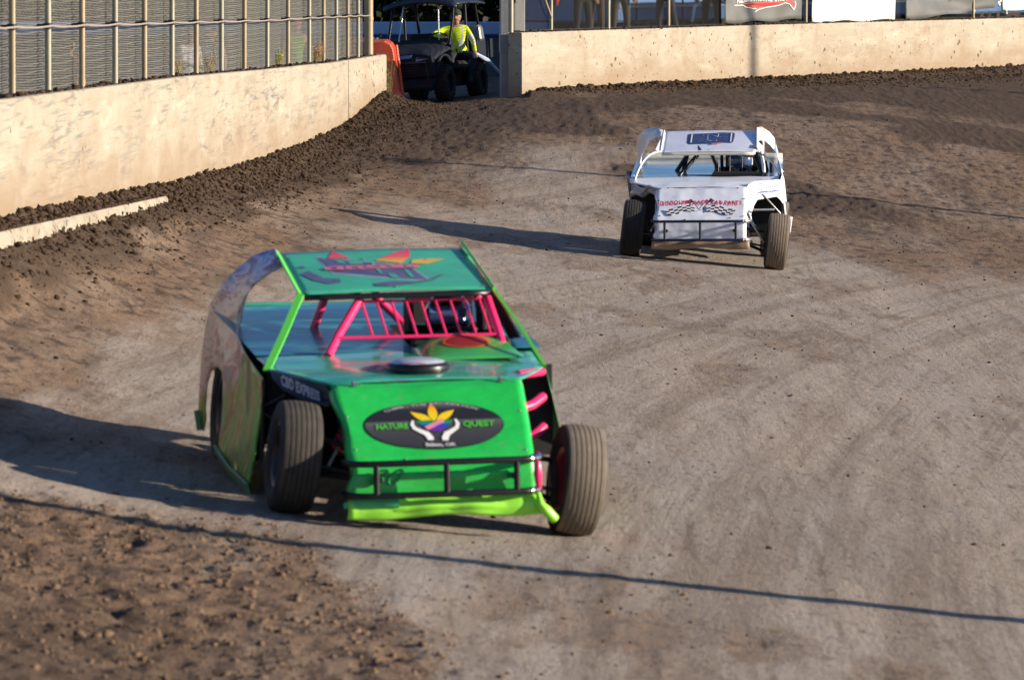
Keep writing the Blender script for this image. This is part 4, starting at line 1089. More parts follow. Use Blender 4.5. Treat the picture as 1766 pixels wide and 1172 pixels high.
for k in range(32):
    w = k * 2 * math.pi / 32
    for r_ in (1.0, 1.12):
        p = Vector(scoop(.50 + .21 * r_ * math.cos(w), .60 + .22 * r_ * math.sin(w))); P2.append(p + Vector((0, -.004, .0075)))
m.add(P2, [(2 * k, 2 * k + 1, (2 * k + 3) % 64, (2 * k + 2) % 64) for k in range(32)]); m.build("decal_ring", simple("orange_decal", (.75, .12, .02), .4), cw)
ac = MB(); ac.lathe([(0, .062), (.17, .058), (.188, .05), (.196, .035), (.196, .0), (.17, -.02)], 48, 'z', (0.0, .42, .895)); aco = ac.build("air_cleaner", M_black, car)
s = Nodes("air_cleaner_lid"); v = s.mapping((3, 7, 1)); n = s.noise(v, 1.0, 2, .4, .5)
s.col(s.ramp(n, [(.36, (.10, .16, .42)), (.44, (.55, .60, .68)), (.56, (.62, .62, .66)), (.60, (.62, .10, .12)), (.70, (.60, .60, .64))])); s.set(.3, .2, .4)
ac = MB(); ac.lathe([(0, .088), (.06, .086), (.12, .078), (.155, .068), (.172, .058)], 40, 'z', (0.0, .42, .895)); ac.build("lid", s.m, aco)
pn = MB()
for (u, v) in ((.12, .10), (.88, .10)):
    p = Vector(nf(u, v)) + Vector((0, 0, .005)); pn.lathe([(0, .03), (.010, .028), (.012, .0), (.022, -.001)], 10, 'z', p); pn.tube([p + Vector((-.012, 0, .02)), p + Vector((.045, -.015, .008))], .006, 6)
for (u, v) in ((.045, .36), (.045, .54), (.955, .36), (.955, .57), (.30, .60), (.07, .62)): pn.lathe([(0, .008), (.008, .006), (.010, 0)], 8, 'z', Vector(nf(u, v)))
pn.build("hood_pins", M_alu, nose)
# oval emblem on the nose: lies on the sloping panel
na = Vector((0, -.50, .452)); nb_ = Vector((0, .02, .832)); nv = (nb_ - na).normalized(); nn = Vector((1, 0, 0)).cross(nv)
if nn.y > 0: nn = -nn
def onnose(x, y, l=.004):      # x across, y up the slope from the lower fold, metres; hugs the panel
    t = y / (nb_ - na).length; u = (x / .56 + 1) / 2
    r = nose_v(t); p = Vector(nf(min(max(u, .0), 1), r)); return Vector((x, p.y, p.z)) + nn * (l + .006)
def nose_v(t):                 # t 0 at the lower fold, 1 at the upper fold
    yy = -.50 + t * .52
    ysr = [.10, .02, -.24, -.50]; vs = [0, .2, .4, .6]
    return float(np.interp(yy, ysr[::-1], vs[::-1]))
ecx, ecy, erx, ery = -.012, .285, .415, .205
def disc(rx, ry, mat, name, l, par, cx=ecx, cy=ecy, n=72):
    m = MB(); V = [onnose(cx, cy, l)]
    rr = (.25, .5, .75, 1.0)
    for q in rr:
        for k in range(n): w = k * 2 * math.pi / n; V.append(onnose(cx + rx * q * math.cos(w), cy + ry * q * math.sin(w), l))
    F = [(0, 1 + k, 1 + (k + 1) % n) for k in range(n)]
    for j in range(3):
        for k in range(n): k2 = (k + 1) % n; F.append((1 + j * n + k, 1 + (j + 1) * n + k, 1 + (j + 1) * n + k2, 1 + j * n + k2))
    m.add(V, F); return m.build(name, mat, par)
s = Nodes("charcoal_emblem"); sp2 = s.n.new("ShaderNodeSeparateXYZ"); s.l.new(s.tc.outputs['Object'], sp2.inputs[0])
s.col(s.ramp(s.math('MULTIPLY', s.math('SUBTRACT', sp2.outputs[2], .52), 3.0), [(.0, (.035, .035, .04)), (.28, (.055, .055, .058)), (.40, (.10, .10, .10)), (.415, (.02, .02, .024)), (.58, (.022, .022, .026)), (.66, (.10, .10, .10)), (.85, (.03, .03, .035))])); s.set(.3)
disc(erx + .006, ery + .006, simple("dark_keyline", (.02, .02, .02), .4), "emblem_rim", .001, nose)
em = disc(erx, ery, s.m, "emblem", .003, nose)
def shape(pts, mat, name, l=.006):
    V, F = fill2d(pts, .03); m = MB(); m.add([onnose(x, y, l) for x, y in V], F); return m.build(name, mat, nose)
def leaf(cx, cy, ang, L, W, n=12):
    P = []
    for k in range(n + 1): t = k / n; P.append((L * t, W * math.sin(math.pi * t ** .85) * (1 - .15 * t)))
    for k in range(n - 1, 0, -1): t = k / n; P.append((L * t, -W * math.sin(math.pi * t ** .85) * (1 - .15 * t)))
    c, s_ = math.cos(ang), math.sin(ang); return [(cx + x * c - y * s_, cy + x * s_ + y * c) for x, y in P]
s = Nodes("flame_leaf"); sp2 = s.n.new("ShaderNodeSeparateXYZ"); s.l.new(s.tc.outputs['Object'], sp2.inputs[0])
s.col(s.ramp(s.math('MULTIPLY', s.math('SUBTRACT', sp2.outputs[2], .64), 6.0), [(.10, (.80, .62, .01)), (.40, (.85, .52, .01)), (.62, (.85, .16, .02)), (.95, (.75, .03, .05))])); s.set(.35); M_leaf = s.m
bx, by = -.008, .300
for a, L in ((math.radians(90), .175), (math.radians(140), .155), (math.radians(40), .155)):
    shape(leaf(bx + .02 * math.cos(a), by + .01, a, L, .030), M_leaf, "emblem_leaf")
M_eg = simple("emblem_green", (.01, .25, .10), .4); M_eb = simple("emblem_blue", (.02, .06, .55), .4); M_ev = simple("emblem_violet", (.16, .02, .35), .4); M_ep = simple("emblem_pink", (.75, .25, .33), .4)
shape([(-.125, .315), (-.05, .325), (.03, .315), (.11, .322), (.08, .285), (-.09, .285)], M_eg, "emblem_band", .0065)
shape([(-.10, .287), (.08, .287), (.05, .252), (-.065, .252)], M_eb, "emblem_band", .0067)
shape([(-.065, .253), (.05, .253), (.02, .225), (-.03, .225)], M_ev, "emblem_band", .0069)
shape([(-.075, .262), (.045, .330), (.052, .300), (-.055, .232)], M_ep, "emblem_ribbon", .0085)
def stroke(pts, ws, mat, name, l=.009):
    m = MB(); V = []
    for i, (x, y) in enumerate(pts):
        a = pts[max(i - 1, 0)]; b = pts[min(i + 1, len(pts) - 1)]; dx, dy = b[0] - a[0], b[1] - a[1]; q = math.hypot(dx, dy) or 1; w = ws[i] if isinstance(ws, list) else ws
        V += [onnose(x - dy / q * w, y + dx / q * w, l), onnose(x + dy / q * w, y - dx / q * w, l)]
    m.add(V, [(2 * i, 2 * i + 1, 2 * i + 3, 2 * i + 2) for i in range(len(pts) - 1)]); return m.build(name, mat, nose)
for sx in (-1, 1):
    hx = lambda x: -.008 + sx * x
    stroke([(hx(.128), .322), (hx(.138), .285), (hx(.128), .250), (hx(.095), .222), (hx(.062), .200), (hx(.045), .165), (hx(.043), .142)], [.006, .011, .013, .016, .020, .020, .018], M_white, "emblem_hand")
m = MB()
VF = text_geo("NATURE", .07, 1.0, .002); put(m, VF, lambda x, y: onnose(-.268 + x * .72, .272 + y * .9, .008)); M_gl = simple("green_lettering", (.06, .45, .03), .5); m.build("lettering", M_gl, nose); m = MB()
VF = text_geo("QUEST", .07, 1.0, .002); put(m, VF, lambda x, y: onnose(.255 + x * .88, .275 + y * .9, .008)); m.build("lettering", M_gl, nose)
m = MB(); VF = text_geo("Salem, OR", .045, 1.0, .003); put(m, VF, lambda x, y: onnose(0.0 + x * .92, .105 + y * .8, .008)); M_sl = simple("silver_lettering", (.42, .42, .43), .5); m.build("lettering", M_sl, nose); m = MB()
VF = text_geo("CLIMB - THE RECREATION", .05, 1.0, .001); xs_ = [p[0] for p in VF[0]]; half = (max(xs_) - min(xs_)) / 2
def arc(x, y):
    w = math.pi / 2 - x / half * .85; r_ = .90 + y / .05 * .10
    return onnose(ecx + erx * r_ * math.cos(w), ecy + ery * r_ * math.sin(w), .008)
put(m, VF, arc); m.build("lettering", M_sl, nose)
# outlined slanted 30 on the lower fascia
m = MB(); cu = text_geo("30", .15, 1.0, .0015); cu2 = text_geo("30", .15, 1.0, -.003)
def fas(x, y, l): return Vector((-.34 + x * 1.15 + y * .55, -.536 - l - .018, .352 + y * .88))
put(m, cu, lambda x, y: fas(x, y, .0)); m.build("number", simple("dark_number", (.02, .03, .05), .5), nose)
m = MB(); put(m, cu2, lambda x, y: fas(x, y, .006)); m.build("number_face", M_greenp, nose)
# roof graphics (seen upside down from the front)
def roofshape(pts, mat, name, l=.006):
    V, F = fill2d(pts, .05); m = MB(); m.add([R3(u, v, l + .004) for u, v in V], F); return m.build(name, mat, rf)
M_plum = simple("plum_print", (.10, .10, .20), .4, 0, .25, 6); M_lilac = simple("lilac_print", (.30, .32, .42), .4); M_rose = simple("rose_print", (.62, .16, .24), .4)
s = Nodes("roof_leaf"); sp2 = s.n.new("ShaderNodeSeparateXYZ"); s.l.new(s.tc.outputs['Object'], sp2.inputs[0])
s.col(s.ramp(s.math('MULTIPLY', s.math('SUBTRACT', sp2.outputs[1], 1.9), 2.0), [(.15, (.72, .45, .03)), (.42, (.75, .42, .03)), (.60, (.80, .12, .06)), (.9, (.70, .04, .12))])); s.set(.35); M_leafr = s.m
roofshape([(.175, .86), (.65, .57), (.705, .19), (.55, .24), (.22, .44)], M_lilac, "number_panel", .001)
roofshape([(.19, .83), (.64, .55), (.69, .22), (.55, .27), (.235, .47)], M_plum, "number_panel", .003)
for (a, b, c_, d_) in ((.27, .31, .74, .70), (.33, .40, .70, .66), (.45, .47, .66, .42), (.50, .54, .38, .30), (.60, .62, .48, .30)):
    roofshape([(a, c_), (b, c_ - .02), (b + .01, d_ - .04), (a + .01, d_ - .02)], M_roofg, "number_gap", .005)
m = MB(); VF = text_geo("PROUD", .16, 1.25, .012)
put(m, VF, lambda x, y: R3(.44 - x * .80, .545 - y * .62, .013)); m.build("lettering", M_rose, rf)
roofshape([(.245, .60), (.64, .60), (.65, .49), (.26, .49)], simple("mauve_band", (.28, .13, .20), .4), "ribbon", .007)
for pts in ([(.24, .80), (.29, .97), (.36, .78)], [(.48, .70), (.60, .88), (.70, .98), (.685, .80), (.61, .62)], [(.66, .62), (.74, .60), (.86, .72), (.76, .73), (.68, .70)]):
    roofshape(pts, M_leafr, "roof_leaf_print", .004)
for pts in ([(.05, .46), (.10, .52), (.16, .34), (.24, .30), (.235, .22), (.17, .20), (.10, .30)], [(.40, .16), (.50, .20), (.62, .17), (.70, .22), (.80, .36), (.72, .20), (.60, .13), (.47, .08), (.40, .10)], [(.04, .62), (.09, .66), (.10, .60)]):
    roofshape(pts, M_plum, "roof_swirl_print", .004)

# ---- white car
M_wp = white_paint(); M_wd = white_paint("white_deck_paint", (.84, .86, .90), .25); M_ws = body_art("white_side_art", 'white_side'); M_wroof = white_paint("white_roof_paint", (.78, .80, .88), .2)
M_wflange = simple("bright_white_panel", (.76, .76, .78), .4, 0, .04)
M_cream = simple("cream_spoiler", (.62, .60, .50), .4, 0, .08)
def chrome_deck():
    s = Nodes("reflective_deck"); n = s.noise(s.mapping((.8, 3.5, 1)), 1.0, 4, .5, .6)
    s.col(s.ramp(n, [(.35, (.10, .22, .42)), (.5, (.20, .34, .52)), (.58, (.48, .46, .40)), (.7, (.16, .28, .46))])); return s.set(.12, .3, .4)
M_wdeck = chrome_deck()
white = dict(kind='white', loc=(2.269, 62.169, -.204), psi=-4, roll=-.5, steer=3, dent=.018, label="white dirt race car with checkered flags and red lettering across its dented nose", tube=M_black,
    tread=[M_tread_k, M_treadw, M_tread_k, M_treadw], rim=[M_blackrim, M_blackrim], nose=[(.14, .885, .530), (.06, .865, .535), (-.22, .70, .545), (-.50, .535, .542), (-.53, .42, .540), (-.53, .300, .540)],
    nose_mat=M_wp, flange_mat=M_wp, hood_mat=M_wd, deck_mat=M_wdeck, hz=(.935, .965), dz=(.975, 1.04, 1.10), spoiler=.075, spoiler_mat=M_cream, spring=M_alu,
    bump=(.525, .305, -.64), bt=.0165, bump_mat=simple("navy_tube", (.008, .010, .035), .3), lip=(.29, .20), lip_mat=simple("clay_smeared_dam", (.24, .17, .11), .6, 0, .2, 6), rz=(1.262, 1.478), rxw=(.545, .625), roof_mat=M_wroof, visor=M_cream, restraint=M_dark, cr=.026,
    cage=[[(-.40, 1.9, .97), (-.18, 1.75, 1.30)], [(-.32, 1.25, .965), (-.30, 1.3, 1.0), (-.06, 1.42, 1.27)], [(-.40, 1.9, .97), (-.32, 1.3, .965)], [(.03, 2.3, 1.43), (.03, 2.3, 1.25), (.155, 2.1, .97)], [(.60, 1.42, 1.25), (.70, 1.2, .98)], [(-.06, 1.42, 1.27), (-.18, 2.2, 1.40)], [(.60, 1.42, 1.25), (.62, 2.2, 1.40)], [(.66, 1.9, 1.38), (.74, 1.8, 1.0)], [(-.30, 2.1, 1.0), (-.22, 1.85, 1.28)]])
car, Mw, Mwi, nf, R3, hd, nose, rf, dk, side_panel, dzf = build_car(white)
SAIL_WL = [(-.555, 2.46, 1.50), (-.62, 2.50, 1.525), (-.69, 2.57, 1.53), (-.80, 2.72, 1.50), (-.89, 2.9, 1.415), (-.915, 3.1, 1.29), (-.905, 3.25, 1.14), (-.90, 3.40, .95), (-.93, 3.42, .62), (-.93, 3.25, .60), (-.93, 3.05, .71), (-.93, 2.7, .75), (-.94, 2.4, .70), (-.96, 2.28, .40), (-.96, .85, .35), (-.90, .70, .60), (-.86, .62, .88), (-.87, 1.3, .99), (-.865, 2.2, 1.055), (-.86, 2.88, 1.10), (-.85, 2.92, 1.16), (-.80, 2.80, 1.26), (-.72, 2.5, 1.37), (-.62, 2.2, 1.43), (-.56, 2.15, 1.43)]
side_panel(SAIL_WL, "side_panel", M_ws)
SAIL_WR = [(.605, 2.46, 1.525), (.66, 2.50, 1.535), (.75, 2.60, 1.47), (.81, 2.80, 1.385), (.85, 3.0, 1.21), (.875, 3.2, 1.0), (.92, 3.4, .85), (.95, 3.43, .55), (.94, 3.25, .55), (.93, 3.05, .70), (.93, 2.7, .75), (.94, 2.4, .70), (.97, 2.28, .38), (.985, .70, .38), (.975, .58, .60), (.945, .52, .80), (.93, .50, .97), (.935, 1.2, .995), (.90, 2.2, 1.055), (.865, 2.85, 1.10), (.835, 2.78, 1.19), (.77, 2.5, 1.30), (.70, 2.25, 1.375), (.635, 2.15, 1.43)]
side_panel(SAIL_WR, "side_panel", M_ws)
# upright roof flanges
m = MB(); m.add([(-.545, 1.37, 1.262), (-.545, 2.44, 1.475), (-.56, 2.42, 1.42), (-.62, 1.9, 1.31), (-.605, 1.37, 1.295)], [(0, 1, 2, 3, 4)]); m.build("roof_flange", M_wroof, rf, .006)
m = MB(); m.tube([(-.545, 1.365, 1.268), (-.545, 2.46, 1.492)], .012, 6); m.build("roof_flange_edge", M_wflange, rf)
m = MB(); m.add([(.625, 1.37, 1.262), (.605, 2.45, 1.53), (.70, 2.22, 1.385), (.712, 1.5, 1.245)], [(0, 1, 2, 3)]); m.build("roof_flange", M_wflange, rf, .006)
# curved clear edge bars
def curve3(pts, n=24):
    P = [Vector(p) for p in pts]; out = []
    for i in range(n + 1):
        t = i / n; q = P[:]
        while len(q) > 1: q = [a.lerp(b, t) for a, b in zip(q[:-1], q[1:])]
        out.append(q[0])
    return out
m = MB(); m.tube(curve3([(-.545, 1.36, 1.275), (-.72, 1.25, 1.28), (-.80, 1.05, 1.10), (-.84, .85, .94)]), .012, 8); m.build("edge_bar", M_wflange, car)
m = MB(); m.tube(curve3([(.625, 1.36, 1.265), (.75, 1.3, 1.22), (.86, 1.2, 1.12), (.90, 1.1, 1.0)]), .010, 8); m.build("edge_bar", M_alu, car)
# crumpled right front and left front
m = MB(); m.grid(lambda u, v: (-.86 + .34 * u + .02 * math.sin(v * 7), .42 - .25 * u + .03 * math.sin(u * 9 + v * 3), .90 - .13 * v * (1 - .35 * u) + .02 * math.sin(u * 12)), 12, 6); m.build("wheel_flare", white_paint("crumpled_flare", (.45, .42, .38), 1.0), car, .006)
# fender panel with small print above the wheel on the right of the photo
FR = [(.525, .19, .885), (.56, .22, .925), (.62, .27, .955), (.915, .47, .968), (.955, .50, .93), (.975, .50, .70), (.955, .46, .68), (.93, .44, .72), (.885, .42, .765), (.655, .26, .735), (.615, .22, .67), (.575, .12, .54), (.555, .02, .42), (.535, .0, .42), (.535, .08, .62), (.53, .17, .80)]
m = MB(); m.poly(FR, 0, (0, 2)); fr = m.build("wheel_flare", M_wflange, car, .006)
ux = (Vector((.90, .455, .966)) - Vector((.63, .27, .955))).normalized(); n_ = Vector((.5, -.86, 0.1)).normalized()
pm = plane_map((.775, .365, .875), ux, (0, 0, 1), n_, .035)
m = MB(); g = MB()
for i in range(11):
    x = -.135 + .027 * i; hgt = (.05, .03, .055, .04, .05, .035, .055, .045, .05, .04, .05)[i]
    for z in (.014, -.018): m.add([pm(x - .006, z - .010), pm(x + .006, z - .010), pm(x + .007, z + .010), pm(x - .005, z + .010)], [(0, 1, 2, 3)], 0)
g.add([pm(-.15, .048), pm(-.02, .050), pm(-.02, .057), pm(-.15, .055)], [(0, 1, 2, 3)]); g.add([pm(.03, .050), pm(.15, .053), pm(.15, .059), pm(.03, .056)], [(0, 1, 2, 3)])
g.add([pm(-.13, -.056), pm(.02, -.056), pm(.02, -.040), pm(-.13, -.040)], [(0, 1, 2, 3)]); g.add([pm(.045, -.054), pm(.15, -.052), pm(.15, -.037), pm(.045, -.039)], [(0, 1, 2, 3)])
m.build("print", simple("grey_print", (.22, .22, .30), .5), fr); g.build("print_bars", simple("blue_print", (.02, .09, .42), .5), fr)
# struts in the open bay
m = MB(); m.tube([(.56, .25, .74), (.72, .3, .80), (.93, .4, .56)], .010, 8); m.tube([(.55, -.05, .60), (.60, .0, .46), (.70, .05, .34)], .022, 8); m.tube([(.58, -.1, .50), (.74, -.05, .24)], .016, 8); m.tube([(.60, .1, .62), (.86, .2, .62)], .014, 8); m.build("bay_struts", M_alu, car)
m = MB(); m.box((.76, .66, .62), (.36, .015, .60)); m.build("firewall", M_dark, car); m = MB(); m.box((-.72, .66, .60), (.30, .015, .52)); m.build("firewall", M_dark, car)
m = MB(); m.add([(.98, 2.2, .42), (1.05, 1.6, .46), (1.03, 1.3, .30), (1.0, 1.0, .22), (.96, 1.6, .22)], [(0, 1, 2, 3, 4)]); m.build("bent_skirt", M_wflange, car, .01)
m = MB(); m.tube([(-.95, 2.9, .62), (-.98, 2.6, .95), (-.93, 2.5, .85)], .05, 8); m.build("torn_quarter", simple("scraped_alloy", (.25, .26, .30), .4, .6, .4, 14), car)
# cockpit hood cream sheet under the roof
m = MB(); m.add([(.24, 2.35, 1.37), (.62, 1.55, 1.33), (.68, 1.35, 1.22), (.52, 1.5, 1.19), (.30, 1.95, 1.235)], [(0, 1, 2, 3, 4)]); m.build("cockpit_shield", simple("tan_sheet", (.62, .45, .26), .5), car, .006)
m = MB(); m.tube([(.68, 1.4, 1.26), (.71, 1.25, 1.10), (.715, 1.2, 1.02)], .022, 8); m.build("side_pillar", M_wflange, car)
m = MB(); m.box((.80, 1.7, 1.07), (.05, .35, .16), (0, 0, 0), 0, 1, .04); m.build("mirror_pad", M_dark, car)
# nose art
na = Vector((0, -.50, .535)); nb_ = Vector((0, .06, .865)); nv = (nb_ - na).normalized(); nn = Vector((1, 0, 0)).cross(nv)
if nn.y > 0: nn = -nn
def nose_v(t):
    yy = -.50 + t * .56; return float(np.interp(yy, [-.50, -.22, .06, .14], [.6, .4, .2, 0]))
def onnose(x, y, l=.004):
    t = y / (nb_ - na).length; u = (x / .54 + 1) / 2; p = Vector(nf(min(max(u, 0), 1), nose_v(t))); return Vector((x, p.y, p.z)) + nn * (l + .006)
m = MB(); V, F = text_geo("DISCOUNT RACE CAR PARTS", .105, 1.12, .0040); hw_ = max(p[0] for p in V)
V2 = [onnose(-.005 + x / hw_ * .485, .350 + y * 1.05 + .010 * math.cos(x / hw_ * 3), .010) for x, y, *_ in V]
# dense text needs no extra subdivision, panel is nearly flat
m.add(V2, F); m.build("lettering", simple("red_lettering", (.60, .012, .06), .5), nose)
M_navy = simple("navy_print", (.015, .018, .055), .5)
for sx in (-1, 1):
    m = MB(); w = MB()
    for i in range(7):
        for j in range(4):
            def fp(a, b):
                a /= 7; b /= 4; X0 = .07 + .31 * a; y = .205 + (.10 - .0 * a) + .035 * math.sin(a * 5.5) - b * .125 - .035 * a
                return onnose(sx * (X0 + .055 * (1 - b) * a) - .005, y - .030, .008)
            q = [fp(i, j), fp(i + 1, j), fp(i + 1, j + 1), fp(i, j + 1)]
            (m if (i + j) % 2 else w).add(q, [(0, 1, 2, 3)])
    m.add([onnose(sx * x - .005, y, .009) for x, y in ((.02, .22), (.032, .22), (.125, .44), (.113, .44))], [(0, 1, 2, 3)])
    m.add([onnose(sx * x - .005, y, .009) for x, y in ((.085, .375), (.12, .44), (.165, .395), (.13, .35))], [(0, 1, 2, 3)])
    m.add([onnose(sx * x - .005, y, .009) for x, y in ((0, .175), (.05, .225), (.05, .232), (0, .183))], [(0, 1, 2, 3)])
    m.build("flag_print", M_navy, nose); w.build("flag_squares", M_white, nose)
pn = MB()
for (u, v) in ((.03, .35), (.97, .33), (.05, .55), (.96, .56), (.12, .06), (.9, .08), (.33, .6), (.82, .58)): pn.lathe([(0, .010), (.010, .006), (.013, 0)], 8, 'z', Vector(nf(u, v)) + Vector((0, 0, .004)))
pn.build("hood_pins", M_dark2, nose)
# roof number, upside down from the front
def roofshape(pts, mat, name, l=.006):
    V, F = fill2d(pts, .05); m = MB(); m.add([R3(u, v, l + .004) for u, v in V], F); return m.build(name, mat, rf)
M_rblue = simple("blue_print_roof", (.035, .055, .15), .4, 0, .1)
roofshape([(.255, .80), (.27, .84), (.50, .86), (.62, .90), (.74, .90), (.755, .84), (.745, .44), (.72, .38), (.58, .40), (.55, .34), (.28, .34), (.258, .40)], M_rblue, "number_panel", .001)
def rs(pts, w=.004):
    m = MB(); V = []; P = [R3(u, v, .012) for u, v in pts]
    for i, p in enumerate(P):
        d = (P[min(i + 1, len(P) - 1)] - P[max(i - 1, 0)]).normalized(); q = Vector((-d.y, d.x, 0)).normalized() * w * (1 + 1.0 * abs(d.x)); V += [p - q, p + q]
    m.add(V, [(2 * i, 2 * i + 1, 2 * i + 3, 2 * i + 2) for i in range(len(P) - 1)]); return m.build("number_outline", M_white, rf)
rs([(.305, .80), (.305, .40)], .008); rs([(.72, .85), (.72, .43)], .008)
rs([(.33, .55), (.475, .55), (.475, .80), (.58, .66), (.69, .66)]); rs([(.365, .46), (.475, .44)]); rs([(.58, .66), (.585, .80)]); rs([(.55, .80), (.69, .82)]); rs([(.69, .55), (.57, .55), (.57, .46)]); rs([(.475, .50), (.52, .46), (.55, .47)])
roofshape([(.52, .28), (.62, .31), (.62, .37), (.52, .33)], simple("rose_dab", (.62, .2, .25), .4), "print_dab", .012)

# ------------------------------------------------------------------ people
M_skin = simple("skin", (.42, .21, .14), .55, 0, .12, 20)
STAND = dict(pelvis=(0, 0, .95), spine=(0, .01, 1.13), chest=(0, .01, 1.36), neck=(0, 0, 1.50), chin=(0, -.02, 1.575), head=(0, 0, 1.655), top=(0, .01, 1.73),
    shL=(-.19, .01, 1.43), elL=(-.25, .02, 1.16), wrL=(-.26, -.06, .93), shR=(.19, .01, 1.43), elR=(.25, .02, 1.16), wrR=(.26, -.06, .93),
    hiL=(-.10, 0, .90), knL=(-.13, -.02, .50), anL=(-.14, .02, .09), toL=(-.16, -.15, .04), hiR=(.10, 0, .90), knR=(.13, -.02, .50), anR=(.14, .02, .09), toR=(.16, -.15, .04))
RAD = dict(pelvis=.150, spine=.140, chest=.155, neck=.058, chin=.070, head=.096, top=.070, shL=.072, elL=.050, wrL=.034, shR=.072, elR=.050, wrR=.034, hiL=.100, knL=.072, anL=.050, toL=.042, hiR=.100, knR=.072, anR=.050, toR=.042)
EDG = [('pelvis', 'spine'), ('spine', 'chest'), ('chest', 'neck'), ('neck', 'chin'), ('chin', 'head'), ('head', 'top'), ('chest', 'shL'), ('shL', 'elL'), ('elL', 'wrL'), ('chest', 'shR'), ('shR', 'elR'), ('elR', 'wrR'),
       ('pelvis', 'hiL'), ('hiL', 'knL'), ('knL', 'anL'), ('anL', 'toL'), ('pelvis', 'hiR'), ('hiR', 'knR'), ('knR', 'anR'), ('anR', 'toR')]
REG = dict(pelvis='legs', spine='torso', chest='torso', neck='skin', chin='skin', head='skin', top='hair', shL='arms', elL='arms', wrL='skin', shR='arms', elR='arms', wrR='skin', hiL='legs', knL='legs', anL='legs', toL='feet', hiR='legs', knR='legs', anR='legs', toR='feet')
def person(label, loc, rotz, mats, J=None, group=None, subdiv=1, fat=1.0, cap=None):
    """one skinned body; mats: dict torso, arms, legs, feet, hair -> material"""
    P = dict(STAND); P.update(J or {}); names = [k for k in P if k != 'face']; pos = [Vector(P[k]) for k in names]; rad = [RAD[k] * (fat if k in ('pelvis', 'spine', 'chest') else 1) for k in names]; reg = [REG[k] for k in names]
    edges = [(names.index(a), names.index(b)) for a, b in EDG]
    hd_ = Vector(P['head']); ch_ = Vector(P['chin']); up = (hd_ - ch_).normalized(); fw = Vector(P.get('face', (0, -1, 0))).normalized() if 'face' in P else Vector((0, -1, 0))
    rt = fw.cross(up).normalized()
    def add(p, r, rg, par): pos.append(Vector(p)); rad.append(r); reg.append(rg); edges.append((par, len(pos) - 1)); return len(pos) - 1
    ih = names.index('head'); add(hd_ + fw * .122 - up * .018, .016, 'skin', ih)
    for s_ in (-1, 1): add(hd_ + rt * s_ * .098 - up * .01, .020, 'skin', ih)
    for sd in ('L', 'R'):
        w = Vector(P['wr' + sd]); e = Vector(P['el' + sd]); d = (w - e).normalized(); iw = names.index('wr' + sd)
        a = d.cross(Vector((0, 1, .2))).normalized(); b = d.cross(a)
        pm_ = add(w + d * .075, .033, 'skin', iw)
        for k, (o_, L) in enumerate(((-.030, .065), (-.010, .078), (.010, .074), (.028, .058))):
            f1 = add(w + d * (.075 + L * .55) + a * o_ + b * .008, .0100, 'skin', pm_); add(w + d * (.075 + L) + a * o_ * 1.1 + b * .030, .0085, 'skin', f1)
        t1 = add(w + d * .055 + a * -.045 + b * .02, .0115, 'skin', iw); add(w + d * .085 + a * -.060 + b * .035, .009, 'skin', t1)
    me = bpy.data.meshes.new("person"); me.from_pydata([tuple(p) for p in pos], edges, [])
    o = bpy.data.objects.new("person", me); COL.objects.link(o)
    o.modifiers.new("skin", 'SKIN'); sb = o.modifiers.new("sub", 'SUBSURF'); sb.levels = subdiv; sb.render_levels = subdiv
    if not me.skin_vertices: 
        bpy.context.view_layer.objects.active = o
    sv = me.skin_vertices[0].data
    for i in range(len(pos)): sv[i].radius = (rad[i], rad[i] * (.72 if names[i:i + 1] and names[i] in ('pelvis', 'spine', 'chest') else 1)); sv[i].use_root = (i == 0)
    dg = bpy.context.evaluated_depsgraph_get(); m2 = bpy.data.meshes.new_from_object(o.evaluated_get(dg))
    bpy.data.objects.remove(o)
    order = ['skin', 'torso', 'arms', 'legs', 'feet', 'hair', 'stripe']
    for k in order: m2.materials.append(mats.get(k, M_skin))
    pp = np.array([tuple(p) for p in pos]); segs = [(a, b) for a, b in edges]; A = pp[[a for a, b in segs]]; B = pp[[b for a, b in segs]]
    hw = names.index('head')
    for f in m2.polygons:
        c = np.array(f.center); d = B - A; t = np.clip(((c - A) * d).sum(1) / (d * d).sum(1), 0, 1); q = A + d * t[:, None]; k = int(np.argmin(np.linalg.norm(c - q, axis=1) - .6 * np.array([rad[b] for a, b in segs])))
        a, b = segs[k]; r = reg[b] if t[k] > .5 else reg[a]
        if a < len(names) and b < len(names):
            na_, nb2 = names[a], names[b]
            if nb2.startswith('wr'): r = 'arms' if t[k] < .86 else 'skin'
            elif nb2.startswith('sh'): r = 'torso' if t[k] < .7 else 'arms'
            elif nb2 == 'neck': r = 'torso' if t[k] < .75 else 'skin'
            elif nb2 == 'spine': r = 'legs' if t[k] < .25 else 'torso'
            elif nb2.startswith('an'): r = 'legs' if t[k] < .9 else 'feet'
        if r in ('skin', 'hair') and k < len(EDG) + 3 and (c[2] > P['chin'][2] - .03 if not cap else False):
            rel = Vector(c) - hd_
            r = 'hair' if (rel.dot(up) > .045 or rel.dot(fw) < -.02 and rel.dot(up) > -.05) else 'skin'
        if 'stripe' in mats and r in ('torso',) and (.085 < abs(c[0] - P['chest'][0]) < .125): r = 'stripe'
        if 'stripe' in mats and r == 'arms' and abs((Vector(c) - Vector(P['elR'])).length - .09) < .035: r = 'stripe'
        if 'stripe' in mats and r == 'torso' and abs(c[2] - P['spine'][2]) < .03: r = 'stripe'
        f.material_index = order.index(r); f.use_smooth = True
    m2.name = "person"
    o = bpy.data.objects.new("person", m2); COL.objects.link(o); o.location = loc
    if isinstance(rotz, (int, float)): o.rotation_euler = (0, 0, rotz)
    else: o.rotation_euler = rotz
    tag(o, label, "person", group)
    # eyes and mouth
    ey = MB()
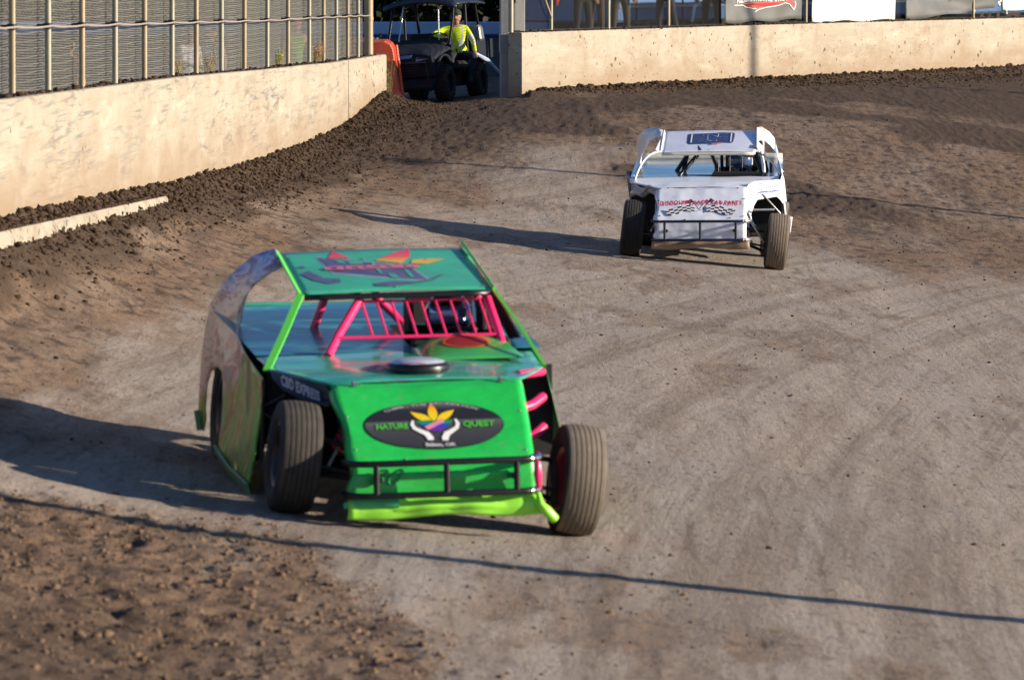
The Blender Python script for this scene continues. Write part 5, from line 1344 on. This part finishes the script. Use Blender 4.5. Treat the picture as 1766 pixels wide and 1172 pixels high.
    for s_ in (-1, 1): ey.lathe([(0, .004), (.010, .002), (.012, -.004)], 8, 'y', hd_ + fw * .096 + rt * s_ * .034 + up * .006, 0, False, True)
    ey.build("eyes", M_dark, o)
    if cap:
        c = MB(); c.lathe([(0, .105), (.05, .098), (.085, .070), (.102, .030), (.106, -.005)], 20, 'z', hd_ + up * .028)
        c.grid(lambda u, v: hd_ + up * (.030 - .018 * v) + rt * ((u - .5) * 2 * .075 * (1 - .35 * v * v)) + fw * (.085 + .095 * v * (1 - 2.2 * (u - .5) ** 2)), 8, 4)
        c.build("cap", cap, o, .006)
    return o, P
def cloth(name, c, rough=.85): return simple(name, c, rough, 0, .25, 9, bump=.15)
M_jeans = cloth("dark_jeans", (.014, .018, .028)); M_blkc = cloth("black_cloth", (.008, .008, .009)); M_khaki = cloth("khaki_cloth", (.055, .043, .026)); M_boot = cloth("boots", (.03, .022, .016)); M_hair = cloth("dark_hair", (.03, .02, .012))
M_hivis = cloth("hivis_yellow", (.62, .80, .02)); M_silver = simple("silver_tape", (.62, .64, .62), .35, .2); M_whitec = cloth("white_cloth", (.72, .72, .70)); M_orangec = cloth("orange_cloth", (.62, .20, .09)); M_redc = cloth("red_cloth", (.50, .04, .03)); M_greenc = cloth("green_cloth", (.25, .60, .05)); M_brownc = cloth("brown_cloth", (.013, .010, .008)); M_greyc = cloth("grey_cloth", (.16, .16, .17))

# official sitting in the utility vehicle
GZ = .73
hip = Vector((-.97, 97.35, 1.60))
def rel(x, y, z): return (x + .97, y - 97.35, z - 1.60)
J = dict(pelvis=(0, 0, 0), spine=(-.03, -.01, .18), chest=(-.06, -.04, .39), neck=(-.08, -.06, .545), chin=(-.075, -.09, .625), head=(-.075, -.085, .705), top=(-.075, -.075, .785), face=(-.12, -1, -.05),
    shL=(-.245, -.05, .475), elL=(-.50, -.20, .37), wrL=(-.26, -.40, .30), shR=(.115, -.03, .47), elR=(.245, -.07, .25), wrR=(.29, -.28, .02),
    hiL=(-.10, -.03, -.03), knL=(-.16, -.42, -.04), anL=(-.17, -.52, -.46), toL=(-.20, -.68, -.50), hiR=(.10, -.03, -.03), knR=(.27, -.42, -.02), anR=(.20, -.50, -.45), toR=(.20, -.66, -.50))
person("track official in a yellow high visibility jacket and cap sitting in the dark utility vehicle", hip, 0, dict(torso=M_hivis, arms=M_hivis, legs=M_jeans, feet=M_boot, hair=M_hair, stripe=M_silver), J, None, 2, 1.0, cloth("green_black_cap", (.03, .045, .03)))

# people behind the fences
Lg = "people standing behind the left fence"; Rg = "people standing behind the right fence"
def mod(**k):
    d = {}; d.update(k); return d
person("person in an orange top seen through the left wire fence", (-6.36, 75, .5), 2.6, dict(torso=M_orangec, arms=M_orangec, legs=M_greyc, feet=M_boot, hair=M_hair), mod(elR=(.34, -.12, 1.22), wrR=(.42, -.30, 1.12)), Lg)
person("person dressed all in white behind the left fence", (-5.25, 85, .5), .8, dict(torso=M_whitec, arms=M_whitec, legs=M_whitec, feet=M_boot, hair=M_hair), mod(elL=(-.22, -.10, 1.2), wrL=(-.10, -.28, 1.15)), Lg)
person("person in a white shirt and brown trousers behind the left fence", (-4.93, 85.6, .5), -.5, dict(torso=M_whitec, arms=M_skin, legs=M_brownc, feet=M_boot, hair=M_hair), None, Lg)
person("person in a red hat and lime green top behind the left fence", (-3.98, 96, .5), .3, dict(torso=M_greenc, arms=M_skin, legs=M_greyc, feet=M_boot, hair=M_redc), None, Lg, cap=M_redc)
pz = 1.72
person("person in brown work trousers and dark shirt beside the diagonal fence brace", (1.33, 98.6, pz), .5, dict(torso=M_blkc, arms=M_blkc, legs=M_brownc, feet=M_boot, hair=M_hair), mod(elL=(-.26, -.05, 1.2), wrL=(-.14, -.2, 1.0)), Rg)
person("person in khaki trousers and black jacket, hand on hip, behind the right fence", (1.60, 99.3, pz), -.6, dict(torso=M_blkc, arms=M_blkc, legs=M_khaki, feet=M_boot, hair=M_hair), mod(elR=(.36, .02, 1.18), wrR=(.22, -.12, 1.02)), Rg)
person("person in tan shorts standing just behind the second fence post", (2.06, 99.6, pz), .2, dict(torso=M_blkc, arms=M_skin, legs=M_khaki, feet=M_boot, hair=M_hair), None, Rg, 1, 1.1)
person("person in black jeans with hands held together in front of the blue trailer", (2.98, 101.8, pz), -.4, dict(torso=M_blkc, arms=M_blkc, legs=M_jeans, feet=M_boot, hair=M_hair), mod(elL=(-.28, -.1, 1.15), wrL=(-.05, -.26, 1.02), elR=(.28, -.1, 1.15), wrR=(.07, -.26, 1.0), knR=(.22, -.1, .5), anR=(.28, .05, .09), toR=(.34, -.12, .04)), Rg)
person("stocky person in dark clothes with arms hanging, beside the grey printed banner", (3.95, 103.6, pz), 0.1, dict(torso=M_blkc, arms=M_blkc, legs=M_blkc, feet=M_boot, hair=M_hair), mod(elL=(-.29, .02, 1.12), wrL=(-.29, -.04, .88), elR=(.29, .02, 1.12), wrR=(.29, -.04, .88)), Rg, 1, 1.3)

# drivers
def driver(M, kc, label, hm, vis, suit):
    J = dict(pelvis=(.42, 1.98, .52), spine=(.42, 1.95, .68), chest=(.42, 1.90, .86), neck=(.42, 1.84, .98), chin=(.42, 1.80, 1.03), head=(.42, 1.79, 1.11), top=(.42, 1.80, 1.19), face=(-.1, -1, -.1),
        shL=(.24, 1.86, .93), elL=(.17, 1.62, .80), wrL=(.27, 1.47, .93), shR=(.60, 1.86, .93), elR=(.67, 1.62, .80), wrR=(.57, 1.47, .93),
        hiL=(.33, 1.9, .48), knL=(.30, 1.5, .60), anL=(.32, 1.25, .46), toL=(.32, 1.20, .55), hiR=(.51, 1.9, .48), knR=(.54, 1.5, .60), anR=(.52, 1.25, .46), toR=(.52, 1.20, .55))
    o, P = person(label, (0, 0, 0), 0, dict(torso=suit, arms=suit, legs=suit, feet=M_boot, hair=suit, skin=M_dark if kc else M_dark), J)
    o.matrix_world = M
    h = MB(); c = (.42, 1.795, 1.125); r = .152
    prof = [(.0, r * 1.05)] + [(r * math.sin(a), r * 1.08 * math.cos(a)) for a in np.linspace(.15, 2.35, 16)]
    h.lathe(prof, 30, 'z', c); ho = h.build("helmet", hm, o)
    v = MB(); v.grid(lambda a, b: Vector(c) + Vector((math.sin((a - .5) * 2.2) * (r + .006) * math.cos((b - .5) * .7), -math.cos((a - .5) * 2.2) * (r + .006) * math.cos((b - .5) * .7), .02 + math.sin((b - .5) * .75) * r)), 14, 6); v.build("visor", vis, ho, .004)
    return o
M_visor = simple("dark_visor", (.08, .13, .28), .06, .3);  # bluish highlight put into the visor colour
driver(Mg, 0, "driver in a glossy black helmet and black suit inside the green car", simple("black_helmet", (.014, .015, .018), .10, 0, .1, 8, coat=1.0), simple("blue_highlight_visor", (.22, .30, .55), .08, .6), M_blkc)  # visor colour raised to carry the helmet's bluish highlights
s = Nodes("blue_white_helmet"); n = s.noise(s.mapping((9, 9, 9)), 1.0, 3); s.col(s.ramp(n, [(.42, (.02, .03, .05)), (.48, (.10, .25, .50)), (.56, (.75, .75, .76)), (.68, (.03, .03, .04))], 'CONSTANT')); s.set(.2, 0, .6)
driver(Mw, 1, "driver in a blue and white helmet inside the white car", s.m, M_visor, M_blkc)

# ------------------------------------------------------------------ utility vehicle
uv = root("utility_vehicle", (-1.78, 96.45, GZ), "dark side-by-side utility vehicle with a navy roof parked in the gate opening", "utility vehicle", (0, math.radians(-3), math.radians(-17)))
M_ubody = simple("charcoal_plastic", (.022, .028, .038), .75, 0, .2, spec=.15); M_uroof = simple("navy_roof", (.02, .03, .05), .45, 0, .1); M_utyre = rubber("knobbly_rubber", (.02, .019, .018), (.05, .04, .03)); M_ured = simple("glass_lamp", (.16, .24, .38), .2, .1)
m = MB()
def uhood(u, v):
    x = (u * 2 - 1) * (.58 + .08 * v); y = -.48 + .75 * v; return (x, y, .86 + .20 * v ** .7 - .10 * abs(u * 2 - 1) ** 3 + .03 * math.sin(u * math.pi * 3) * (1 - v) * .5)
m.grid(uhood, 16, 10); m.build("hood", M_ubody, uv, .02)
m = MB(); m.box((0, -.46, .64), (1.14, .10, .42), (.12, 0, 0), 0, .96, .05); m.box((0, -.38, .33), (1.0, .16, .26), (-.3, 0, 0), 0, 1.1, .04)
grille = m.build("front_fascia", M_ubody, uv)
m = MB(); m.add([(-.12, -.53, .80), (.12, -.53, .81), (.14, -.51, .87), (-.10, -.51, .86)], [(0, 1, 2, 3)]); m.build("badge", M_ured, grille, .01)
for k in range(5):
    m = MB(); m.box((0, -.525, .48 + .05 * k), (.46, .02, .018)); m.build("grille_bar", M_dark2, grille)
for sx in (-1, 1):
    m = MB(); m.grid(lambda u, v: (sx * (.22 + .24 * u), -.555 + .03 * u + .05 * v, .74 + .05 * u + .085 * v * (1 - .3 * u)), 6, 3); m.build("headlight", M_ured, uv, .01)
    # fender
    m = MB(); m.grid(lambda u, v: (sx * (.46 + .16 * v), .02 + .44 * math.cos(math.pi * (1 - u)) * 1.0, .50 + .32 * math.sin(math.pi * u) ** .8 + .03 * v), 14, 3); m.build("fender", M_ubody, uv, .03)
    m = MB(); m.grid(lambda u, v: (sx * (.46 + .16 * v), 2.0 + .46 * math.cos(math.pi * (1 - u)), .50 + .34 * math.sin(math.pi * u) ** .8), 14, 3); m.build("rear_fender", M_ubody, uv, .02)
    for y in (0, 2.0):
        o = MB(); prof = [(.17, -.10), (.20, -.125), (.27, -.130), (.315, -.11), (.325, -.05), (.327, 0), (.325, .05), (.315, .11), (.27, .130), (.20, .125), (.17, .10)]
        o.lathe(prof, 32, 'x')
        for k in range(22):
            for q in (-1, 1):
                w = (k + (.5 if q > 0 else 0)) * 2 * math.pi / 22; o.box((q * .065, .325 * math.cos(w), .325 * math.sin(w)), (.10, .035, .03), (w, 0, 0))
        wo = o.build("wheel", M_utyre, uv, loc=(sx * .58, y, .33))
        o = MB(); o.lathe([(0, sx * .06), (.05, sx * .07), (.06, sx * .03), (.14, sx * .02), (.165, sx * .08), (.17, -sx * .09)], 24, 'x'); o.build("rim", M_dark2, wo)
    # cage posts
    for pts in ([(sx * .60, .32, 1.02), (sx * .60, .62, 1.50), (sx * .58, .78, 1.86)], [(sx * .60, 1.42, .9), (sx * .60, 1.40, 1.86)], [(sx * .60, 2.35, .95), (sx * .58, 2.05, 1.84)]):
        m = MB(); m.tube(pts, .028, 8); m.build("cage_post", M_black, uv)
    m = MB(); m.tube([(sx * .34, .60, 1.80), (sx * .36, .50, 1.45), (sx * .40, .36, 1.08)], .013, 6); m.build("windscreen_strut", M_alu, uv)
    if sx < 0: m = MB(); m.box((sx * .74, .38, 1.22), (.06, .10, .16), (0, 0, .2 * sx), 0, 1, .03); m.build("mirror", M_black, uv)
m = MB(); m.grid(lambda u, v: ((u * 2 - 1) * .72, .55 + 1.75 * v, 1.90 - .13 * abs(u * 2 - 1) ** 2.2 + .02 * math.sin(v * math.pi)), 14, 8); m.grid(lambda u, v: ((u * 2 - 1) * .72, .55 - .02 * v, 1.90 - .13 * abs(u * 2 - 1) ** 2.2 - .09 * v), 14, 1); m.build("roof", M_uroof, uv, .03)
m = MB(); m.box((0, .9, .42), (.80, 2.6, .34), (0, 0, 0), 0, .9, .05); m.build("underbody", M_dark, uv); m = MB(); m.box((0, .95, .62), (1.15, 1.5, .06)); m.box((0, 1.35, .62), (1.10, .50, .20), (0, 0, 0), 0, 1, .05); m.build("floor_and_bench", M_dark, uv)
m = MB(); m.box((0, 1.62, .98), (1.12, .12, .55), (.15, 0, 0), 0, 1, .05); m.build("seat_back", M_dark, uv)
m = MB(); T = Matrix.Rotation(math.radians(60), 3, 'X'); m.lathe([(.16 + .014 * math.cos(k * math.pi / 4), .014 * math.sin(k * math.pi / 4)) for k in range(8)], 24, 'z', (.28, .62, 1.12), 0, True, True, T); m.tube([(.28, .62, 1.12), (.28, .40, .95)], .02, 6); m.build("steering_wheel", M_black, uv)
m = MB(); m.grid(lambda u, v: (-.56 + 1.12 * u, .30 + .10 * v, 1.02 + .12 * v), 8, 3); m.build("dashboard", M_dark, uv, .03)
m = MB(); m.box((0, 2.45, .80), (1.25, 1.0, .10)); 
for sx in (-1, 1): m.box((sx * .61, 2.45, .97), (.04, 1.0, .26))
m.box((0, 1.97, .97), (1.18, .04, .26)); m.box((0, 2.93, .97), (1.18, .04, .26)); m.build("cargo_bed", M_ubody, uv)
m = MB(); m.box((.50, 2.2, 1.22), (.34, .42, .30), (0, 0, .15), 0, .85, .04); m.build("cargo_box", simple("scuffed_grey_case", (.22, .23, .24), .4, .3, .4, 12), uv)
m = MB(); m.tube([(-.45, -.56, .40), (-.42, -.60, .72), (.42, -.60, .72), (.45, -.56, .40)], .022, 8); m.build("brush_guard", M_black, uv)
m = MB(); m.tube([(.64, 1.78, .84), (.76, 2.1, .70), (.88, 2.45, .45)], [.035, .05, .035], 8); m.build("fender_guard", simple("pale_blue_panel", (.45, .55, .70), .35), uv)

# ------------------------------------------------------------------ orange barrier
ob = root("plastic_barrier", (-2.58, 93.9, .76), "orange plastic water barrier standing just behind the end of the left wall", "barrier", (0, 0, math.radians(0)))
m = MB(); prof = [(.66, 0), (.63, .14), (.56, .22), (.50, .55), (.47, .90), (.45, 1.02), (.40, 1.10), (.30, 1.15), (-.30, 1.15), (-.44, 1.02), (-.56, .22), (-.66, 0)]
ys = [0, .03, .08, .8, 1.52, 1.57, 1.6]; ins = [.05, .015, 0, 0, 0, .015, .05]
V = []
for y, q in zip(ys, ins): V += [(x * (1 - q), y, z * (1 - q * .6)) for x, z in prof]
n = len(prof); F = [(j * n + i, j * n + (i + 1) % n, (j + 1) * n + (i + 1) % n, (j + 1) * n + i) for j in range(len(ys) - 1) for i in range(n)]
F += [tuple(range(n - 1, -1, -1)), tuple(range((len(ys) - 1) * n, len(ys) * n))]
m.add(V, F); M_or = simple("orange_plastic", (.72, .10, .035), .45, 0, .12, 4, dirt=(.3, .14, .08), dirt_amt=.35); m.build("shell", M_or, ob)
m = MB(); m.box((.55, .25, .62), (.03, .06, .9), (0, -.13, 0), 0, 1, .01); m.build("rib", M_or, ob); m = MB(); m.box((.55, .85, .62), (.03, .06, .9), (0, -.13, 0), 0, 1, .01); m.build("rib", M_or, ob)
m = MB(); m.lathe([(0, .03), (.05, .025), (.055, 0)], 14, 'z', (.02, .2, 1.15)); m.build("filler_cap", M_dark, ob)

# ------------------------------------------------------------------ plants
def plant(name, loc, label, n, h, spread, mats, leaf=.02, seed=1, cat="plant", droop=.3):
    r = random.Random(seed); st = MB(); lf_ = MB()
    for i in range(n):
        a = r.random() * 6.28; q = r.random() ** .5 * spread; b = Vector((q * math.cos(a) * .35, q * math.sin(a) * .35, -.02)); H = h * r.uniform(.5, 1)
        e = Vector((q * math.cos(a), q * math.sin(a), H)); mid = b.lerp(e, .5) + Vector((0, 0, H * .12)); e.z -= H * droop * r.random() * .3
        pts = curve3([b, mid, e], 7); st.tube(pts, [.0035 - .0003 * k for k in range(8)], 3, 0, False)
        for k in range(2, 8):
            for _ in range(2):
                p = pts[k]; d = Vector((r.uniform(-1, 1), r.uniform(-1, 1), r.uniform(-.1, .9))).normalized() * leaf * r.uniform(.6, 1.6); w = d.cross(Vector((r.uniform(-1, 1), r.uniform(-1, 1), 1))).normalized() * leaf * .22
                lf_.add([p, p + d * .5 + w, p + d, p + d * .5 - w], [(0, 1, 2, 3)])
    o = root(name, loc, label, cat); st.build("stems", mats[0], o); lf_.build("leaves", mats[1], o); return o
M_stem = simple("dry_stem", (.30, .24, .10), .8); M_lf = simple("weed_leaf", (.16, .24, .05), .7, 0, .3); M_dry = simple("dry_leaf", (.38, .20, .07), .8, 0, .3); M_yl = simple("yellow_leaf", (.40, .42, .06), .7, 0, .2)
plant("weed", (-2.20, 92.75, .88), "tall spindly green weed growing against the end of the left wall", 18, .80, .15, (M_stem, M_lf), .035, 3)
def topz(y): return ltop(y)
plant("dry_bush", (-3.14, 83.6, topz(83.6)), "rust brown dry bush on the wall top between two fence posts", 60, .34, .20, (M_stem, M_dry), .030, 5)
plant("weed", (-3.46, 77.2, topz(77.2)), "small yellow-green weed on the left wall top", 22, .26, .10, (M_stem, M_yl), .030, 6)
plant("dry_grass", (-3.86, 66.5, topz(66.5)), "wisp of dry grass stalks on the wall top near the white shirted pair", 26, .35, .14, (M_stem, M_dry), .014, 7)
plant("dry_grass", (-3.98, 62.2, topz(62.2)), "low tuft of dry grass on the nearest part of the left wall top", 24, .30, .14, (M_stem, M_dry), .014, 8)
plant("dry_grass", (-3.70, 71.5, topz(71.5)), "thin dry stalks on the left wall top between the grass wisp and the yellow weed", 18, .30, .12, (M_stem, M_dry), .012, 9)

# ------------------------------------------------------------------ background
pw = root("pit_wall", (-9.2, 112, .5), "long low pit wall painted pale blue along its top, behind the utility vehicle", "wall")
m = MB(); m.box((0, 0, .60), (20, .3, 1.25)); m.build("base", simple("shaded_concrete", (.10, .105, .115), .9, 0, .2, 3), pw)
m = MB(); m.box((0, -.02, 1.37), (20, .36, .27), (0, 0, 0), 0, 1, .02); m.build("top_band", simple("pale_blue_paint", (.42, .52, .72), .6, 0, .08, 2), pw)
m = MB(); m.box((0, -.03, 1.215), (20, .34, .05)); m.build("stripe", simple("deep_blue_paint", (.03, .03, .22), .6), pw)
# blue trailer
M_tb = simple("trailer_blue", (.085, .17, .33), .45, .1, .08, 1.5)
def trailer(s0, s1, label, arch):
    A_ = Vector((-3.35 + .477 * s0, 95.4 + .879 * s0, 1.75)); L = s1 - s0
    tr = root("race_trailer", A_, label, "trailer", (0, 0, math.atan2(.879, .477)))
    m = MB(); m.box((L / 2, 1.25, 1.72), (L, 2.4, 2.8), (0, 0, 0), 0, 1, .05); m.build("body", M_tb, tr)
    x = 1.2
    while x < L - .5:
        m = MB(); m.box((x, .035, 1.72), (.03, .03, 2.7)); m.build("panel_seam", M_dark2, tr); x += 2.1
    m = MB(); m.box((L / 2, .03, .64), (L - .1, .03, .05)); m.build("trim_strip", M_alu, tr)
    for x in (arch, arch + .95):
        m = MB(); m.lathe([(.17, -.1), (.30, -.12), (.33, 0), (.30, .12), (.17, .1), (.05, .06), (0, .06)], 28, 'y', (x, .18, .33)); m.build("wheel", M_utyre, tr)
    m = MB(); m.tube([(arch - .5, -.02, .30), (arch - .38, -.03, .62), (arch, -.03, .78), (arch + .95, -.03, .78), (arch + 1.33, -.03, .62), (arch + 1.45, -.02, .30)], .035, 8); m.build("wheel_arch", M_wflange, tr)
    return tr
t1 = trailer(11.2, 23.5, "blue trailer behind the people at the right fence", 4.1)
m = MB(); m.box((.9, -.02, 1.02), (.75, .10, .13), (0, .42, 0), 0, .8, .05); m.build("reflected_streak", M_wflange, t1)  # added white plate stands in for a bright reflected streak on the side
trailer(23.9, 38.0, "blue trailer behind the white and grey banners at the right edge", 6.0)
# red canopy cloth
rc = root("red_pop_up_canopy", (.78, 99.6, 1.72), "red canopy leg skirt glimpsed behind the diagonal fence brace", "canopy")
m = MB(); m.grid(lambda u, v: (-.05 + .16 * u + .01 * math.sin(v * 9), .03 * math.sin(u * 7 + v * 3), .75 + 1.3 * v), 6, 8); m.build("skirt", M_redc, rc, .01)
m = MB(); m.tube([(.0, .05, 0), (.0, .05, 2.1)], .02, 8); m.build("leg", M_black, rc)
m = MB(); m.add([(-.3, -.1, 2.05), (2.4, -.1, 2.05), (2.4, 2.6, 2.05), (-.3, 2.6, 2.05), (1.05, 1.25, 2.9)], [(0, 1, 4), (1, 2, 4), (2, 3, 4), (3, 0, 4)]); m.build("top", M_redc, rc, .01)
# teal tub behind the barrier
m = MB(); m.lathe([(.0, .0), (.30, .0), (.34, .45), (.36, .47), (.33, .47), (.29, .05)], 24, 'z', (0, 0, 0)); o = m.build("plastic_tub", simple("teal_plastic", (.04, .22, .20), .4), None, loc=(-2.82, 98.3, 1.42)); tag(o, "teal plastic tub on a crate left of the orange barrier", "tub")
m = MB(); m.box((0, 0, .34), (.7, .6, .68), (0, 0, .1), 0, 1, .02)
for k in range(4): m.box((0, -.31, .1 + .16 * k), (.7, .02, .10), (0, 0, .1))
o = m.build("crate", simple("dark_crate", (.05, .045, .04), .8), None, loc=(-2.82, 98.3, .735)); tag(o, "dark slatted crate under the teal tub, left of the orange barrier", "crate")

# trees
def leafmat(name, a, b):
    s = Nodes(name); n = s.noise(s.mapping(), 1.3, 4, .6); s.col(s.ramp(n, [(.35, a), (.7, b)])); return s.set(.8, 0, 0, .2)
LM = [leafmat("olive_leaves", (.022, .030, .008), (.06, .068, .018)), leafmat("dark_green_leaves", (.010, .020, .007), (.03, .045, .014)), leafmat("brown_green_leaves", (.03, .028, .010), (.075, .065, .022))]
M_bark = simple("bark", (.09, .065, .045), .9, 0, .3, 6, bump=.5)
def tree(loc, h, w, k, label, seed):
    g = np.random.default_rng(seed); r = root("tree", loc, label, "tree", group="trees behind the pit wall")
    t = MB(); t.tube([(0, 0, 0), (.05, .05, h * .25), (.0, .1, h * .5), (.1, 0, h * .8)], [.20, .16, .11, .04], 10)
    for i in range(7):
        a = g.random() * 6.28; z = h * (.15 + .5 * g.random()); t.tube([(.02, .02, z), (w * .35 * math.cos(a), w * .35 * math.sin(a), z + h * .08), (w * .8 * math.cos(a), w * .8 * math.sin(a), z + h * .12)], [.07, .05, .015], 6)
    t.build("trunk", M_bark, r)
    n = 5200; nc = 46; C = g.normal(0, 1, (nc, 3)); C /= np.linalg.norm(C, axis=1)[:, None]; C *= g.random((nc, 1)) ** .4; C = C * [w, w * .7, h * .46] + [0, 0, h * .50]
    ci = g.integers(0, nc, n); P = C[ci] + g.normal(0, 1, (n, 3)) * [w * .17, w * .17, h * .075]; P[:, 2] = np.abs(P[:, 2]) 
    d1 = g.normal(0, 1, (n, 3)); d1 /= np.linalg.norm(d1, axis=1)[:, None]; d2 = np.cross(d1, g.normal(0, 1, (n, 3))); d2 /= np.linalg.norm(d2, axis=1)[:, None]; s_ = g.uniform(.07, .17, (n, 1))
    V = np.stack([P - d1 * s_, P + d2 * s_ * .5, P + d1 * s_, P - d2 * s_ * .5], 1).reshape(-1, 3); F = np.arange(4 * n).reshape(-1, 4)
    raw_mesh("crown", V, F, LM[k], r)
TL = ["tree with dark crown low to the ground, farthest left of the row", "olive crowned tree rising behind the second and third fence posts", "brownish tree behind the middle of the left fence", "dark tree behind the far half of the left fence",
      "dark tree directly above the left end of the pale blue band", "dark tree behind the utility vehicle roof", "dark green tree behind the grey gate post", "olive tree behind the white board and the brace", "tree partly hidden by the people behind the right fence", "tree mostly hidden behind the blue trailer"]
for i, (x, y, h, w, k) in enumerate([(-15.5, 130, 7, 2.6, 0), (-12.4, 128, 6.5, 2.4, 2), (-9.6, 129, 7, 2.4, 0), (-7.0, 127, 6.5, 2.2, 2), (-4.6, 128, 7, 2.2, 1), (-2.3, 127, 6.5, 2.2, 1), (-.2, 129, 7, 2.1, 1), (1.7, 127, 6.5, 1.9, 0), (3.7, 128, 7, 2.2, 0), (6.2, 130, 8, 2.6, 1)]):
    tree((x, y, .3), h, w, k, TL[i], 100 + i)
g = np.random.default_rng(5); n = 16000
P = np.stack([g.uniform(-26, 26, n), g.uniform(137, 141, n), .2 + 9 * g.random(n) ** 1.1], -1); d1 = g.normal(0, 1, (n, 3)); d1 /= np.linalg.norm(d1, axis=1)[:, None]; d2 = np.cross(d1, g.normal(0, 1, (n, 3))); d2 /= np.linalg.norm(d2, axis=1)[:, None]; s_ = g.uniform(.18, .42, (n, 1))
o = raw_mesh("far_woods", np.stack([P - d1 * s_, P + d2 * s_ * .6, P + d1 * s_, P - d2 * s_ * .6], 1).reshape(-1, 3), np.arange(4 * n).reshape(-1, 4), LM[1], None); tag(o, "dark unbroken mass of woods beyond the row of trees", None, None, 'stuff')
# poles whose long shadows cross the track
def pole(x, y, h, r, label):
    z = ground_z(x, y); o = root("utility_pole", (x, y, z - .1), label, "pole")
    m = MB(); m.tube([(0, 0, 0), (.01, 0, h * .5), (0, 0, h)], [r, r * .9, r * .75], 14); m.build("shaft", M_bark, o)
    m = MB(); m.box((0, 0, h - .3), (.12, 1.4, .12)); m.build("crossarm", M_bark, o)
pole(14.0, 27.75, 9.0, .13, "wooden pole at the infield edge whose thin shadow crosses the near track")
pole(50.0, 97.4, 17.0, .17, "tall wooden pole whose soft shadow stands upright on the right wall")
pole(24.0, 74.4, 8.3, .13, "wooden pole far out on the infield whose shadow crosses behind the white car")
